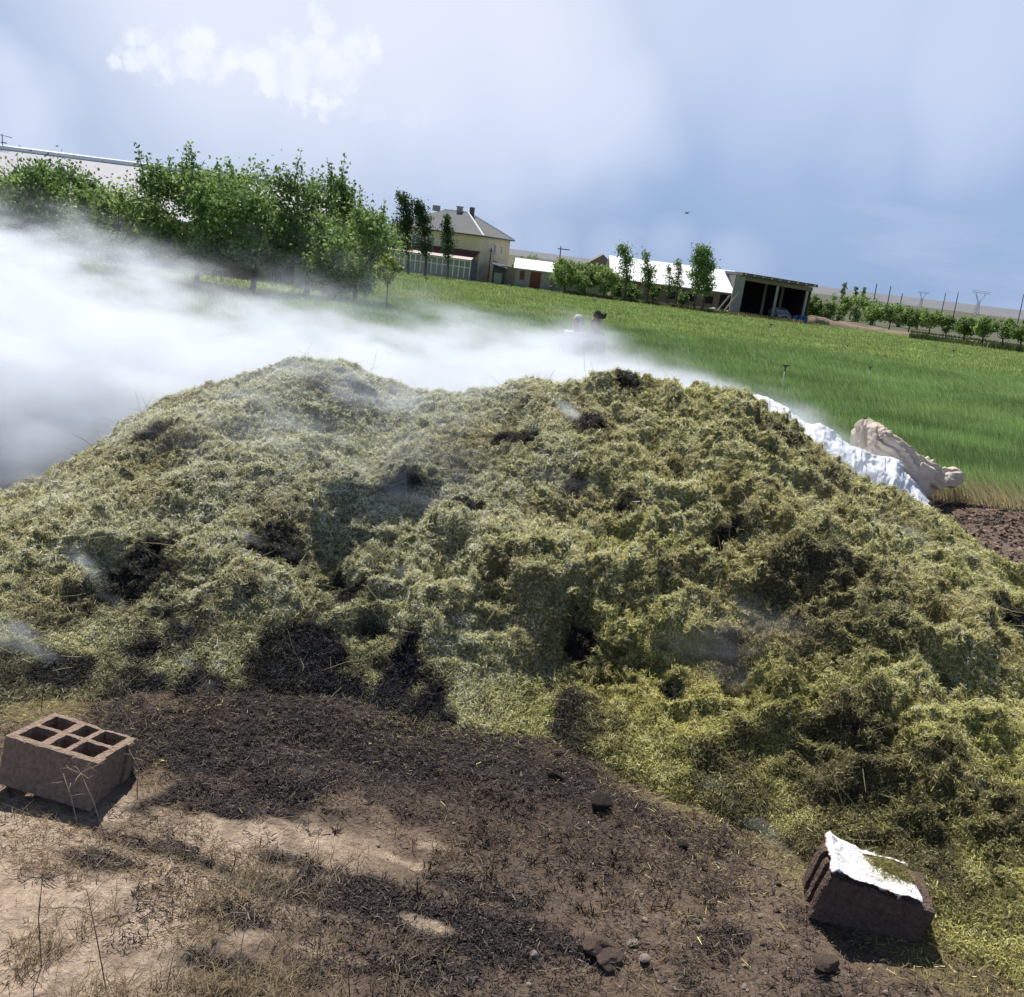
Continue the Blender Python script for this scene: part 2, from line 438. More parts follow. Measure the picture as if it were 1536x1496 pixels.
def blob(px, py, rx, ry, ang=0):
    c0 = G(px, py); ca, sa = math.cos(ang), math.sin(ang)
    u = (x-c0[0])*ca+(y-c0[1])*sa; v = -(x-c0[0])*sa+(y-c0[1])*ca
    return np.sqrt((u/rx)**2+(v/ry)**2) + (n2-.5)*1.5 + (n3-.5)*.9
def amt(d, a=.75, b=1.2): return (1-sst(a, b, d))[:, None]
c = np.repeat(red[None], len(x), 0)*(.8+.5*n1[:, None])
tanmask = 1-sst(-.75, -.1, x - (3.0-y)*-.55 + (n1-.5)*.9)
m = (tanmask*(1-sst(2.75, 3.0, y)))[:, None]; c = c*(1-m)+tan*m
# darker soil right behind the heap and on the right
m = (sst(6, 7, y)*(1-sst(11, 14, y)))[:, None]; c = c*(1-m) + red*1.1*m
# soot and ash from burnt straw
for q in [(420, 1120, .62, .42), (260, 1110, .35, .3), (620, 1160, .55, .3, -.2), (760, 1170, .5, .25, -.35), (330, 1200, .3, .14), (560, 1120, .6, .3)]:
    m = amt(blob(*q))*.95; c = c*(1-m)+chb*m
df = y - np.interp(x, foot[:, 0], foot[:, 1]) + (n2-.5)*.5
bz = sst(-2.0, -1.6, x)*(1-sst(.5, 1.1, x))
m = (sst(-.55, -.1, df)*bz*(.45+.55*sst(.38, .55, fbm(p, 2.6, 4, 78))))[:, None]*.9; c = c*(1-m)+np.array([.04, .031, .027])*m
m = (sst(-.25, .0, df)*(1-bz)*(1-sst(5.5, 6.2, y)))[:, None]*.8; c = c*(1-m)+np.array([.2, .17, .085])*m
for q in [(780, 1160, .4, .14, -.3), (900, 1200, .35, .12, -.4), (1010, 1235, .3, .1, -.3), (720, 1110, .3, .1)]:
    m = amt(blob(*q))*.85; c = c*(1-m)+chb*1.3*m
for q in [(820, 1240, .55, .2, -.35), (930, 1260, .4, .2, -.4), (700, 1230, .45, .14, -.3), (1050, 1250, .3, .15), (1080, 1400, .12, .08)]:
    m = amt(blob(*q))*.8; c = c*(1-m)+ash*m
for q in [(600, 1370, .5, .085, -.3), (420, 1330, .4, .06, -.22), (250, 1270, .3, .07, -.15), (820, 1410, .28, .07, -.2), (720, 1400, .3, .09, -.2), (560, 1340, .3, .06, -.2), (350, 1370, .22, .05, -.3),
          (620, 1450, .25, .06), (330, 1450, .2, .05), (150, 1290, .25, .06, -.1), (1100, 1400, .1, .06), (480, 1300, .3, .04, -.2), (700, 1330, .25, .05, -.3)]:
    m = amt(blob(*q), .5, 1.2)*.85; c = c*(1-m)+chb*1.2*m
for q in [(640, 1390, .1, .03, -.2), (350, 1240, .25, .05, -.1), (200, 1240, .3, .04), (650, 1270, .09, .05, -.3), (610, 1290, .18, .03, -.3), (470, 1420, .2, .06), (270, 1340, .2, .06)]:
    m = amt(blob(*q), .5, 1.1)*.8; c = c*(1-m)+tan*1.05*m
# dark scatter litter
m = (sst(.56, .66, fbm(p, 9, 4, 60))*(1-sst(3.0, 3.6, y)))[:, None]*.45; c = c*(1-m)+np.array([.09, .066, .05])*m
# right soil patch streaks of burnt straw
u_ = x*.5-y*1.0
m = (sst(.52, .66, fbm(np.stack([x*.9+y*.25, y*3.6-x*.6, 0*x], -1), 1., 4, 61))*sst(6.5, 7.2, y)*(1-sst(10.2, 11, y))*sst(2, 3, x))[:, None]*.85; c = c*(1-m)+chb*1.1*m
# field and far plain
edge = 10.4+.0*x + (n1-.5)*.5
m = sst(0, .35, y-edge)[:, None]; c = c*(1-m)+np.array([.1, .15, .04])*m
m = (sst(34, 42, y+(n1-.5)*14+x*.12))[:, None]; c = c*(1-m)+fld*m*(.8+.4*n1[:, None])
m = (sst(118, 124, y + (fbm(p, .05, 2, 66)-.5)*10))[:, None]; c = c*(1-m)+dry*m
idx = np.arange(len(x)).reshape(len(gys), len(gxs))
Q = np.stack([idx[:-1, :-1], idx[:-1, 1:], idx[1:, 1:], idx[1:, :-1]], -1).reshape(-1, 4)
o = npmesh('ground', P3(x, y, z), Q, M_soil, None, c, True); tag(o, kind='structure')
gX, gY, gZ = gxs, gys, z.reshape(len(gys), len(gxs))
gCol = c.reshape(len(gys), len(gxs), 3)
def gsample(xx, yy):
    ix = np.clip(np.searchsorted(gX, xx)-1, 0, len(gX)-2); iy = np.clip(np.searchsorted(gY, yy)-1, 0, len(gY)-2)
    fx = np.clip((xx-gX[ix])/(gX[ix+1]-gX[ix]), 0, 1); fy = np.clip((yy-gY[iy])/(gY[iy+1]-gY[iy]), 0, 1)
    return (gZ[iy, ix]*(1-fx)*(1-fy)+gZ[iy, ix+1]*fx*(1-fy)+gZ[iy+1, ix]*(1-fx)*fy+gZ[iy+1, ix+1]*fx*fy), gCol[iy, ix]
def gh(px, py):
    q = G(px, py); z0, _ = gsample(np.array([q[0]]), np.array([q[1]])); q[2] = z0[0]; return q

# litter: short burnt and dry straw bits lying on the soil (density follows soot)
def litter(name, n, seed, colfun, prob, Lr, wr, up, M, reg=None):
    r = np.random.default_rng(seed)
    yy = r.uniform(1.5, 4.6, n*5); xx = r.uniform(-1, 1, n*5)*(.66*yy+.8)
    if reg: xx = r.uniform(reg[0], reg[1], n*5); yy = r.uniform(reg[2], reg[3], n*5)
    keep = (r.uniform(0, 1, n*5) < np.clip(2.4/yy, 0, 1)**1.3) | (reg is not None)
    xx, yy = xx[keep], yy[keep]
    zz, cc = gsample(xx, yy)
    keep = r.uniform(0, 1, len(xx)) < prob(xx, yy, cc)
    xx, yy, zz, cc = xx[keep][:n], yy[keep][:n], zz[keep][:n], cc[keep][:n]
    m = len(xx)
    d = unit(np.stack([r.normal(.25, 1, m), r.normal(0, .8, m), np.abs(r.normal(0, up, m))], -1))
    side = unit(np.cross(d, np.array([0, 0, 1])+r.normal(0, .5, (m, 3))))
    V_, Q_, c_ = quads(np.stack([xx, yy, zz+.004+r.uniform(0, .012, m)], -1), d, side, r.uniform(*Lr, m), r.uniform(*wr, m), colfun(r, m, cc))
    o = npmesh(name, V_, Q_, M, None, c_)
    tag(o, kind='stuff'); return o
def p_dark(xx, yy, cc):
    l = cc.mean(1); n = fbm(P3(xx, yy), 5, 3, 71)
    return np.clip((.12-l)*9, .0, 1)*.9 + sst(.5, .62, n)*.16
litter('charred_litter', 95000, 21, lambda r, m, cc: np.array([.045, .037, .035])*r.lognormal(0, .6, m)[:, None], p_dark, (.006, .03), (.002, .005), .3, M_char)['label'] = 'black charred straw bits scattered over bare soil'
def p_dry(xx, yy, cc):
    n = fbm(P3(xx, yy), 3.5, 4, 73)
    f = np.interp(xx, foot[:, 0], foot[:, 1])
    nearfoot = np.exp(-np.maximum(f-yy, 0)/.16)
    left = 1-sst(-.5, .3, xx)
    return np.clip(sst(.47, .62, n)*(.25+.5*left)+nearfoot*.4, 0.02, 1)*(.25+.75*sst(.045, .12, cc.mean(1)))
def c_dry(r, m, cc):
    t = r.uniform(0, 1, m)[:, None]
    return np.where(t < .5, np.array([.33, .25, .15]), np.where(t < .8, np.array([.2, .145, .09]), np.array([.5, .42, .29])))*r.uniform(.6, 1.15, m)[:, None]
litter('dry_litter', 42000, 22, c_dry, p_dry, (.008, .05), (.0012, .0032), .3, M_straw)['label'] = 'dry straw bits scattered over the soil'

def p_foot(xx, yy, cc):
    f = np.interp(xx, foot[:, 0], foot[:, 1]); n = fbm(P3(xx, yy), 3., 3, 74)
    burnt = sst(-2.0, -1.5, xx)*(1-sst(.3, 1.2, xx))
    return np.exp(-np.maximum(f-yy, 0)/(.09+.3*sst(.35, .7, n)))*(1-.8*burnt*sst(.35, .6, n))
litter('fallen_straw', 26000, 23, lambda r, m, cc: np.array([.5, .45, .2])*r.lognormal(-.15, .5, m)[:, None], p_foot, (.008, .04), (.0014, .0034), .35, M_straw)['label'] = 'yellow straw fallen at the foot of the heap'
litter('burnt_streaks', 42000, 24, lambda r, m, cc: np.array([.05, .04, .035])*r.lognormal(0, .6, m)[:, None], lambda xx, yy, cc: np.clip((.13-cc.mean(1))*14, .03, 1), (.015, .07), (.003, .006), .35, M_char, (2.5, 9, 6.6, 11))['label'] = 'black burnt straw lying in streaks on the soil behind the heap'
litter('soil_crumbs', 9000, 25, lambda r, m, cc: np.array([.17, .115, .09])*r.lognormal(0, .3, m)[:, None], lambda xx, yy, cc: np.full(len(xx), .6), (.02, .06), (.02, .05), .6, M_char, (2.5, 9, 6.6, 10.8))['label'] = 'crumbs of brown soil on the bare ground behind the heap'
# standing dry grass in the foreground left
def tufts(name, spots, seed, hmin, hmax, col, M, per=14, wid=(.0008, .0016), lean=.55):
    r = np.random.default_rng(seed); Ps = []; D = []; LL = []; W = []; CC = []; BB = []
    for (xx, yy, sc) in spots:
        m = int(per*sc)+2
        z0, _ = gsample(np.full(m, xx), np.full(m, yy))
        Ps.append(np.stack([xx+r.normal(0, .02*sc, m), yy+r.normal(0, .02*sc, m), z0-.003], -1))
        D.append(unit(np.stack([r.normal(0, lean, m), r.normal(0, lean, m), np.ones(m)], -1))); LL.append(r.uniform(hmin, hmax, m)*sc)
        W.append(r.uniform(*wid, m)); CC.append(np.array(col)*r.uniform(.45, 1.25, m)[:, None]); BB.append(np.stack([r.normal(0, .7, m), r.normal(0, .7, m), -np.abs(r.normal(0, .5, m))], -1))
    p_ = np.concatenate(Ps); d_ = np.concatenate(D)
    V_, Q_, c_ = blades(p_, d_, unit(np.cross(d_, np.array([.1, 1, .2])+r.normal(0, .3, d_.shape))), np.concatenate(LL), np.concatenate(W), np.concatenate(CC), np.concatenate(BB), .3)
    return npmesh(name, V_, Q_, M, None, c_)
r = np.random.default_rng(31)
spots = []
while len(spots) < 430:
    px = r.uniform(-40, 900); py = r.uniform(1215, 1520)
    q = G(px, py); nn_ = fbm(np.array([[q[0], q[1], 0]]), 3.2, 3, 81)[0]
    wgt = (1-sst(330, 760, np.array(px)))*(.35+.65*sst(1240, 1330, np.array(py)))
    if r.uniform() < wgt*float(sst(.38, .6, np.array(nn_))): spots.append((q[0], q[1], r.uniform(.25, .9)))
o = tufts('dry_grass', spots, 32, .03, .17, (.43, .35, .23), M_straw, 9); tag(o, 'thin dry grass standing on the pale soil', kind='stuff')

# ---------------------------------------------------------------- crop field
def crop(name, label, n, seed, y0, y1, x0f, x1f, Hr, wbase, cols, lean, dens=1.0, M=M_grass, mask=None):
    r = np.random.default_rng(seed)
    yy = y0*np.exp(r.uniform(0, 1, n)*math.log(y1/y0))
    xx = x0f(yy)+r.uniform(0, 1, n)*(x1f(yy)-x0f(yy))
    if mask is not None:
        k = mask(xx, yy, r); xx, yy = xx[k], yy[k]
    m = len(xx); zz, _ = gsample(xx, yy)
    w2 = fbm(P3(xx*.5, yy*.9), .55, 3, seed)
    wind = np.stack([-.2-.6*(w2-.35), .05+0*w2, 0*w2], -1)*lean
    d = unit(np.stack([r.normal(0, .22, m), r.normal(0, .22, m), np.ones(m)], -1)+wind*.6)
    L = r.uniform(*Hr, m)*(.75+.5*w2); w = wbase*(yy/12)**.85*r.uniform(.6, 1.3, m)
    n3_ = fbm(P3(xx, yy), .25, 3, seed+1)[:, None]; n4 = fbm(P3(xx*.6, yy*1.6), 1.1, 2, seed+2)[:, None]
    c0, c1, c2 = [np.array(q) for q in cols]
    col = c0+(c1-c0)*sst(.35, .65, n3_); col = col*(.45+1.1*n4)
    col = np.where(r.uniform(0, 1, m)[:, None] < .08, c2, col)*r.uniform(.6, 1.35, m)[:, None]
    side = unit(np.stack([r.normal(1, .4, m), r.normal(0, .6, m), 0*xx], -1))
    V_, Q_, c_ = blades(np.stack([xx, yy, zz-.02], -1), d, side, L, w, col, wind*1.2+np.array([0, 0, -.25]), .15)
    return tag(npmesh(name, V_, Q_, M, None, c_), label, kind='stuff')
fieldx0 = lambda yy: -.62*yy-1.5
fieldx1 = lambda yy: .66*yy+2
leftcut = lambda xx, yy, r: (xx > -6.5-.0*yy) | (yy > 47) | (r.uniform(0, 1, len(xx)) < .12)
crop('green_crop', 'dense green cereal crop leaning in the wind', 330000, 41, 10.7, 41, lambda v: np.maximum(-.3*v, -8.), fieldx1, (.2, .4), .0042,
     [(.22, .34, .11), (.27, .39, .13), (.46, .47, .25)], 1.0)
crop('pale_crop', 'yellow green young crop in the far part of the field', 120000, 43, 36, 122, lambda v: -.30*v, fieldx1, (.14, .26), .0065,
     [(.25, .34, .11), (.31, .37, .13), (.45, .45, .22)], .7, mask=lambda xx, yy, r: (yy+xx*.12 > 36+r.uniform(-2, 4, len(xx))) & ((xx > -8) | (yy > 46)))
crop('rough_grass', 'thin rough grass under the orchard trees', 26000, 45, 11, 48, lambda v: -.64*v, lambda v: -.12*v-1, (.1, .25), .005,
     [(.19, .22, .075), (.3, .27, .12), (.42, .36, .2)], .5)
crop('dry_verge', 'dry straw coloured grass along the field edge', 5200, 46, 10.0, 11.3, lambda v: .3*v, lambda v: .66*v+1, (.12, .38), .004,
     [(.34, .29, .16), (.2, .2, .07), (.45, .38, .25)], 1.6, M=M_straw)

# ---------------------------------------------------------------- hollow blocks
def block(name, L, W, H, mask, M, parent, seed, st=.011, rough=.0022, chip=.009):
    nx_, ny_, nz_ = int(round(L/st)), int(round(W/st)), max(3, int(round(H/st)))
    sol = np.zeros((nx_+2, ny_+2), bool)
    for i in range(nx_):
        for j in range(ny_):
            sol[i+1, j+1] = mask((i+.5)/nx_*L, (j+.5)/ny_*W)
    vid = {}; Vv = []; Qq = []
    def v(i, j, k):
        if (i, j, k) not in vid:
            vid[(i, j, k)] = len(Vv); Vv.append((i/nx_*L, j/ny_*W, k/nz_*H))
        return vid[(i, j, k)]
    for i in range(nx_):
        for j in range(ny_):
            if not sol[i+1, j+1]: continue
            Qq.append((v(i, j, nz_), v(i+1, j, nz_), v(i+1, j+1, nz_), v(i, j+1, nz_)))
            Qq.append((v(i, j, 0), v(i, j+1, 0), v(i+1, j+1, 0), v(i+1, j, 0)))
            for (di, dj, a, b) in ((1, 0, (i+1, j), (i+1, j+1)), (-1, 0, (i, j+1), (i, j)), (0, 1, (i+1, j+1), (i, j+1)), (0, -1, (i, j), (i+1, j))):
                if not sol[i+1+di, j+1+dj]:
                    for k in range(nz_):
                        Qq.append((v(*a, k), v(*b, k), v(*b, k+1), v(*a, k+1)))
    Vv = np.array(Vv)
    nn_ = np.stack([fbm(Vv+q*7.7, 26, 3, seed+q) for q in range(3)], -1)-.5
    n5 = np.stack([fbm(Vv+q*3.1, 70, 2, seed+q+9) for q in range(3)], -1)-.5
    # worn outer edges and corners
    dx_ = np.minimum(Vv[:, 0], L-Vv[:, 0]); dy_ = np.minimum(Vv[:, 1], W-Vv[:, 1]); dz_ = H-Vv[:, 2]
    srt = np.sort(np.stack([dx_, dy_, dz_], -1), 1)
    e_ = np.exp(-(srt[:, 0]+srt[:, 1])/.012)
    cen = np.array([L/2, W/2, H*.45])
    ch = sst(.5, .75, fbm(Vv, 14, 3, seed+30))
    Vv = Vv + nn_*rough*2 + n5*rough*1.5 + unit(cen-Vv)*(e_*(.004+chip*ch))[:, None]
    return npmesh(name, Vv, np.array(Qq), M, parent, None, False)
Lx, Wy = .393, .285
cellx = [(.035, .132), (.16, .225), (.253, .352)]; celly = [(.035, .128), (.157, .25)]
def mask_left(u, v):
    if any(a < u < b for a, b in cellx) and any(a < v < b for a, b in celly): return False
    if u > Lx-.012 and (.05 < v < .2 or v > .24): return False
    return True
b1 = empty('hollow_block', (-1.804, 2.80, .04), 0, 'brown hollow concrete block with six open cells facing up', 'concrete block')
b1.rotation_euler = (-.185, .074, -.15)
block('block_body', Lx, Wy, .19, mask_left, M_block, b1, 3, chip=.02)
def mask_right(u, v):
    if u < .028 and (.045 < v < .078 or .112 < v < .145): return False
    return True
b2 = empty('grooved_block', (1.262, 2.655, .015), 0, 'sooty brown concrete block with grooved end, under a torn white plastic scrap', 'concrete block')
b2.rotation_euler = (.066, .16, -.12)
block('block_body', .39, .20, .20, mask_right, M_block_dark, b2, 17)
M2 = Matrix.Translation((1.262, 2.655, .015)) @ (Matrix.Rotation(-.12, 4, 'Z') @ Matrix.Rotation(.16, 4, 'Y') @ Matrix.Rotation(.066, 4, 'X'))
def cloth_grid(n, m, fun):
    u, v = np.meshgrid(np.linspace(0, 1, n), np.linspace(0, 1, m)); u = u.ravel(); v = v.ravel()
    idx = np.arange(n*m).reshape(m, n)
    Q_ = np.stack([idx[:-1, :-1], idx[:-1, 1:], idx[1:, 1:], idx[1:, :-1]], -1).reshape(-1, 4)
    return u, v, fun(u, v), Q_
def scrap(u, v):
    p_ = P3(u, v)
    xx = -.008+u*.335; yy = -.008+v*.212
    zz = .204 + .016*fbm(p_, 3.5, 3, 90) + .013*(1-fbm(p_*[1, .6, 1], 9, 3, 91, .5, True)) - (.008+.03*fbm(p_, 6, 2, 92))*sst(.9, 1., np.abs(v*2-1)) - .022*sst(.07, 0, u) + .02*np.exp(-((u-.05)/.1)**2)
    return np.stack([xx, yy, zz], -1)
u, v, Vs, Qs = cloth_grid(150, 96, scrap)
nz1 = fbm(P3(u, v), 7, 3, 93)
edge_r = .92 + (nz1-.5)*.35 - .42*np.exp(-((v-.72)/.2)**2) + .26*np.exp(-((v-.22)/.2)**2)
rag = fbm(P3(u, v), 7, 4, 94)*.09*(1+.8*u)
cut = ((u < edge_r) | ((v > .9) & (u < .98))) & (v > rag-.01) & (v < 1.01-rag*.7) & (u > rag*.5-.005)
Qk = Qs[cut[Qs].all(1)]
Vs = np.array([tuple(M2 @ Vector(q)) for q in Vs])
M_scrap = attrmat('scorched_plastic', rough=.5, spec=.3)
sp_ = sst(.62, .72, fbm(P3(u, v), 34, 3, 101))[:, None]*.75
be_ = np.maximum(np.maximum(1-sst(0, .035, v-rag+.01), 1-sst(.0, .05, edge_r-u)*(v < .9)-(v >= .9)), 1-sst(0, .02, u-rag*.5+.005))[:, None].clip(0, 1)
be_ = be_*sst(.35, .6, fbm(P3(u, v), 12, 2, 103))[:, None]
sc_ = np.array([.8, .81, .81])*(1-sp_)+np.array([.3, .26, .22])*sp_
sc_ = sc_*(1-be_)+np.array([.16, .09, .05])*be_
o = npmesh('plastic_scrap', Vs, Qk, M_scrap, None, sc_, True); tag(o, 'torn white plastic scrap with melted edges lying on the sooty block', 'plastic scrap')
sm = o.modifiers.new('t', 'SOLIDIFY'); sm.thickness = .0012; sm.offset = 1
# straw clump on the scrap
r = np.random.default_rng(77)
n = 900
q = np.stack([.235+r.normal(0, .04, n), .125+r.normal(0, .03, n), .216+np.abs(r.normal(0, .01, n))], -1)
q = np.array([tuple(M2 @ Vector(a)) for a in q])
d = unit(r.normal(0, 1, (n, 3))*[1, 1, .6]); sd = unit(np.cross(d, r.normal(0, 1, (n, 3))))
fv, fq, fc = quads(q, d, sd, r.uniform(.01, .04, n), r.uniform(.0015, .003, n), np.array([.3, .27, .1])*r.lognormal(0, .4, n)[:, None])
tag(npmesh('straw_clump', fv, fq, M_straw, None, fc), 'small clump of yellow straw resting on the torn white plastic scrap', 'straw clump')

# ---------------------------------------------------------------- stones, clods, pebbles
def rock_mesh(seed, sub=3, flat=.65):
    bm = bmesh.new(); bmesh.ops.create_icosphere(bm, subdivisions=sub, radius=1)
    co = np.array([v.co[:] for v in bm.verts])
    rr_ = np.random.default_rng(seed); d_ = np.full(len(co), 1.15)
    for _ in range(13):
        n_ = unit(rr_.normal(0, 1, 3)); t_ = co@n_
        d_ = np.minimum(d_, np.where(t_ > .05, rr_.uniform(.58, .95)/np.maximum(t_, .05), 9))
    d_ = d_*(.86+.28*fbm(co, 2.4, 4, seed+3))
    for v_, a, k in zip(bm.verts, co, d_): v_.co = Vector(a*k*[1, .85, flat])
    me = bpy.data.meshes.new('rock'); bm.to_mesh(me); bm.free(); return me
def rock(name, px, py, rad, M, label, cat, seed, flat=.65, sink=.25, rz=0., group=None, on_heap=False):
    me = rock_mesh(seed, 4 if rad > .03 else 3, flat); me.materials.append(M)
    o = bpy.data.objects.new(name, me); C.objects.link(o)
    q = hit(px, py) if on_heap else gh(px, py)
    o.location = (q[0], q[1], q[2]+rad*flat*(1-sink)*.9); o.scale = (rad,)*3; o.rotation_euler = (0, 0, rz)
    return tag(o, label, cat, group)
rock('stone', 899, 1212, .052, M_clod, 'large dark brown stone on the ash below the middle of the heap', 'stone', 201)
rock('stone', 897, 1424, .05, M_stone, 'pale brown stone, upper of a pair, beside the smoking ash', 'stone', 202, .6, .1)
rock('stone', 912, 1440, .05, M_stone, 'darker brown stone lying just below its paler twin', 'stone', 203, .5)
rock('soil_clod', 1238, 1448, .05, M_stone, 'reddish clod of earth in front of the sooty block', 'clod', 204, .6)
rock('soil_clod', 1383, 1350, .03, M_stone, 'brown clod beside the right side of the sooty block', 'clod', 211, .7)
rock('soil_clod', 832, 1170, .036, M_clod, 'small black clod above the large dark stone', 'clod', 205)
rock('soil_clod', 1278, 1100, .06, M_clod, 'dark brown clod sunk in the yellow straw slope', 'clod', 206, .8, .5, on_heap=True)
rock('soil_clod', 1026, 1264, .026, M_clod, 'small dark clod on the reddish soil', 'clod', 207)
rock('stone', 950, 1413, .02, M_pebble, 'light grey stone beside the pair of brown stones', 'stone', 208)
rock('stone', 800, 1437, .016, M_pebble, 'small whitish stone on the black ash patch', 'stone', 209)
rock('stone', 965, 1440, .022, M_pebble, 'rounded grey stone at the lower edge of the bare soil', 'stone', 210)
pm = [rock_mesh(300+i, 2, .55) for i in range(5)]
for m_ in pm: m_.materials.append(M_pebble)
pm2 = [rock_mesh(320+i, 2, .7) for i in range(4)]
for m_ in pm2: m_.materials.append(M_stone)
r = np.random.default_rng(61); k = 0
while k < 150:
    px = r.uniform(560, 1500); py = r.uniform(1180, 1490)
    if py < 1190+ (px-700)*.25 or r.uniform() > .25+.75*float(sst(850, 1050, np.array(px))): continue
    if 1190 < px < 1420 and 1230 < py < 1460: continue
    q = gh(px, py); sz = r.lognormal(math.log(.0065), .45)
    red_ = r.uniform() < .55
    o = bpy.data.objects.new('pebble', (pm2 if red_ else pm)[r.integers(0, 4)]); C.objects.link(o)
    o.location = (q[0], q[1], q[2]+sz*.25); o.scale = (sz,)*3; o.rotation_euler = (0, 0, r.uniform(0, 6))
    tag(o, 'small pebble on the bare soil in front of the straw heap', 'pebble', 'pebbles on the bare soil'); k += 1
# charred tufts
def tuft_mesh(seed):
    r = np.random.default_rng(seed); n = 16
    p_ = np.stack([r.normal(0, .008, n), r.normal(0, .008, n), np.zeros(n)-.003], -1)
    d_ = unit(np.stack([r.normal(0, .8, n), r.normal(0, .8, n), np.ones(n)], -1))
    V_, Q_, c_ = blades(p_, d_, unit(np.cross(d_, r.normal(0, 1, (n, 3)))), r.uniform(.015, .05, n), r.uniform(.0015, .003, n), np.array([.04, .028, .022])*r.uniform(.5, 1.6, n)[:, None], r.normal(0, .5, (n, 3)), .4)
    o = npmesh('charred_tuft', V_, Q_, M_char, None, c_); return o
tm = [tuft_mesh(400+i) for i in range(5)]
r = np.random.default_rng(63); TS = []
while len(TS) < 64:
    t = r.uniform(0, 1); px = 660+t*380+r.normal(0, 55); py = 1255+t*110+r.normal(0, 38)
    TS.append((px, py))
for i, (px, py) in enumerate(TS):
    o = tm[i] if i < 5 else tm[i % 5].copy()
    if i >= 5: C.objects.link(o)
    q = gh(px, py); o.location = q; sc = r.uniform(.5, 1.15); o.scale = (sc,)*3; o.rotation_euler = (0, 0, r.uniform(0, 6))
    tag(o, 'burnt grass tuft standing on the reddish soil', 'grass tuft', 'burnt tufts on the reddish soil')

# dry weeds: branched stalks
def weed(px, py, h, lean, label, seed, heads=6, M=M_lath, w=.0016):
    r = np.random.default_rng(seed); q = gh(px, py)
    mb = MB(); top = Vector((lean[0], lean[1], h)); mid = top*.5+Vector((r.normal(0, .012), 0, .01))
    mb.tube([Vector((0, 0, -.005)), mid, top], [w*1.2, w, w*.7], 5)
    for k in range(heads):
        a = 2*math.pi*k/max(heads, 1)+r.uniform(-.3, .3); l = h*r.uniform(.18, .34)
        st = top if heads > 4 else mid.lerp(top, r.uniform(0, 1))
        mb.tube([st, st+Vector((math.cos(a)*l*.6, math.sin(a)*l*.6, r.uniform(-.1, .5)*l)), st+Vector((math.cos(a)*l, math.sin(a)*l, r.uniform(-.2, .6)*l))], [w*.7, w*.6, w*.4], 4)
    o = mb.build('dry_weed', M, None, True); o.location = q
    return tag(o, label, 'dry weed', 'dry weed stalks')
M_stalk = mat('dry_stalk', (.36, .29, .2), .8, .25, 30)
M_stalkd = mat('dark_stalk', (.085, .062, .05), .8, .25, 30)
weed(160, 1262, .26, (-.1, .02), 'pale star headed dry weed in front of the hollow block', 1, 8, M_stalk)
weed(118, 1240, .2, (-.07, .03), 'bent pale dry stalk crossing the long face of the hollow block', 2, 3, M_stalk)
weed(205, 1188, .17, (-.04, .02), 'thin pale stalk in front of the dark end of the hollow block', 3, 2, M_stalk)
weed(62, 1062, .16, (.03, .02), 'short dark stalk sticking up behind the hollow block', 4, 1, M_stalkd)
weed(62, 1445, .3, (.0, .02), 'tall dark stalk at the lower left, nearest the edge', 5, 3, M_stalkd)
weed(345, 1310, .12, (.01, .0), 'short dark stalk on the soil right of the hollow block', 6, 2, M_stalkd)
weed(160, 1490, .3, (-.08, .05), 'branched dark stalk at the bottom of the pale soil', 7, 4, M_stalkd)
weed(372, 1490, .25, (-.02, .03), 'upright dry stalk with side twigs among the dry grass', 8, 5, M_stalk)
weed(525, 1490, .15, (.0, .0), 'thin brown stalk on the pale soil below the black streak', 9, 2, M_stalkd)
weed(250, 1480, .22, (.06, .0), 'leaning pale dry stalk among the low grass', 10, 3, M_stalk)
weed(735, 1330, .14, (0, .02), 'thin dark stalk on the burnt slope of reddish soil', 12, 2, M_stalkd)

# ---------------------------------------------------------------- white sheet and woven sack behind the heap
top = [(1120, 588, 7.5), (1150, 597, 7.6), (1200, 623, 7.7), (1240, 648, 7.9), (1275, 670, 8.3), (1310, 684, 8.8), (1340, 690, 9.1), (1368, 712, 9.4), (1390, 745, 9.6)]
tp = np.array([P(*q) for q in top]); fr = np.array([P(q[0]-4, q[1]+75, q[2]-1.1) for q in top])
fr[:, 2] = np.maximum(fr[:, 2], .0); bk = tp+np.array([.1, .9, 0]); bk[:, 2] = gz(bk[:, 1])+.02
def sheetf(u, v):
    k = u*(len(top)-1); ii = np.arange(len(top))
    g = lambda A: np.stack([np.interp(k, ii, A[:, j]) for j in range(3)], -1)
    a, b, c_ = g(fr), g(tp), g(bk)
    w = np.clip(v/.6, 0, 1)[:, None]; w2 = np.clip((v-.6)/.4, 0, 1)[:, None]
    o_ = a*(1-w)+b*w; o_[:, 2] += .05*np.sin(w[:, 0]*math.pi); o_ = np.where(v[:, None] > .6, b*(1-w2)+c_*w2, o_)
    q_ = np.stack([u*9, v*2.2, 0*u], -1)
    rid = 1-fbm(q_, .9, 4, 95, .55, True)
    o_ += np.stack([(fbm(q_, 2, 3, 96)-.5)*.12, -(rid-.6)*.16, (rid-.6)*.13], -1)
    return o_
u, v, Vs, Qs = cloth_grid(260, 70, sheetf)
tag(npmesh('plastic_sheet', Vs, Qs, M_sheet, None, None, True), 'crumpled white plastic sheet draped behind the right edge of the heap', 'plastic sheet')
path = [(1298, 628, 9.9, .03), (1299, 638, 9.9, .12), (1303, 652, 9.85, .17), (1310, 668, 9.8, .2), (1328, 674, 9.75, .17), (1345, 688, 9.75, .165), (1362, 704, 9.75, .16), (1380, 712, 9.75, .19), (1391, 719, 9.8, .16), (1401, 722, 9.95, .1), (1415, 717, 10.1, .105), (1428, 716, 10.2, .1), (1440, 718, 10.3, .06)]
pp = np.array([P(*q[:3]) for q in path]); pr = np.array([q[3] for q in path])
nu, nv = 240, 64
u = np.linspace(0, len(path)-1, nu)
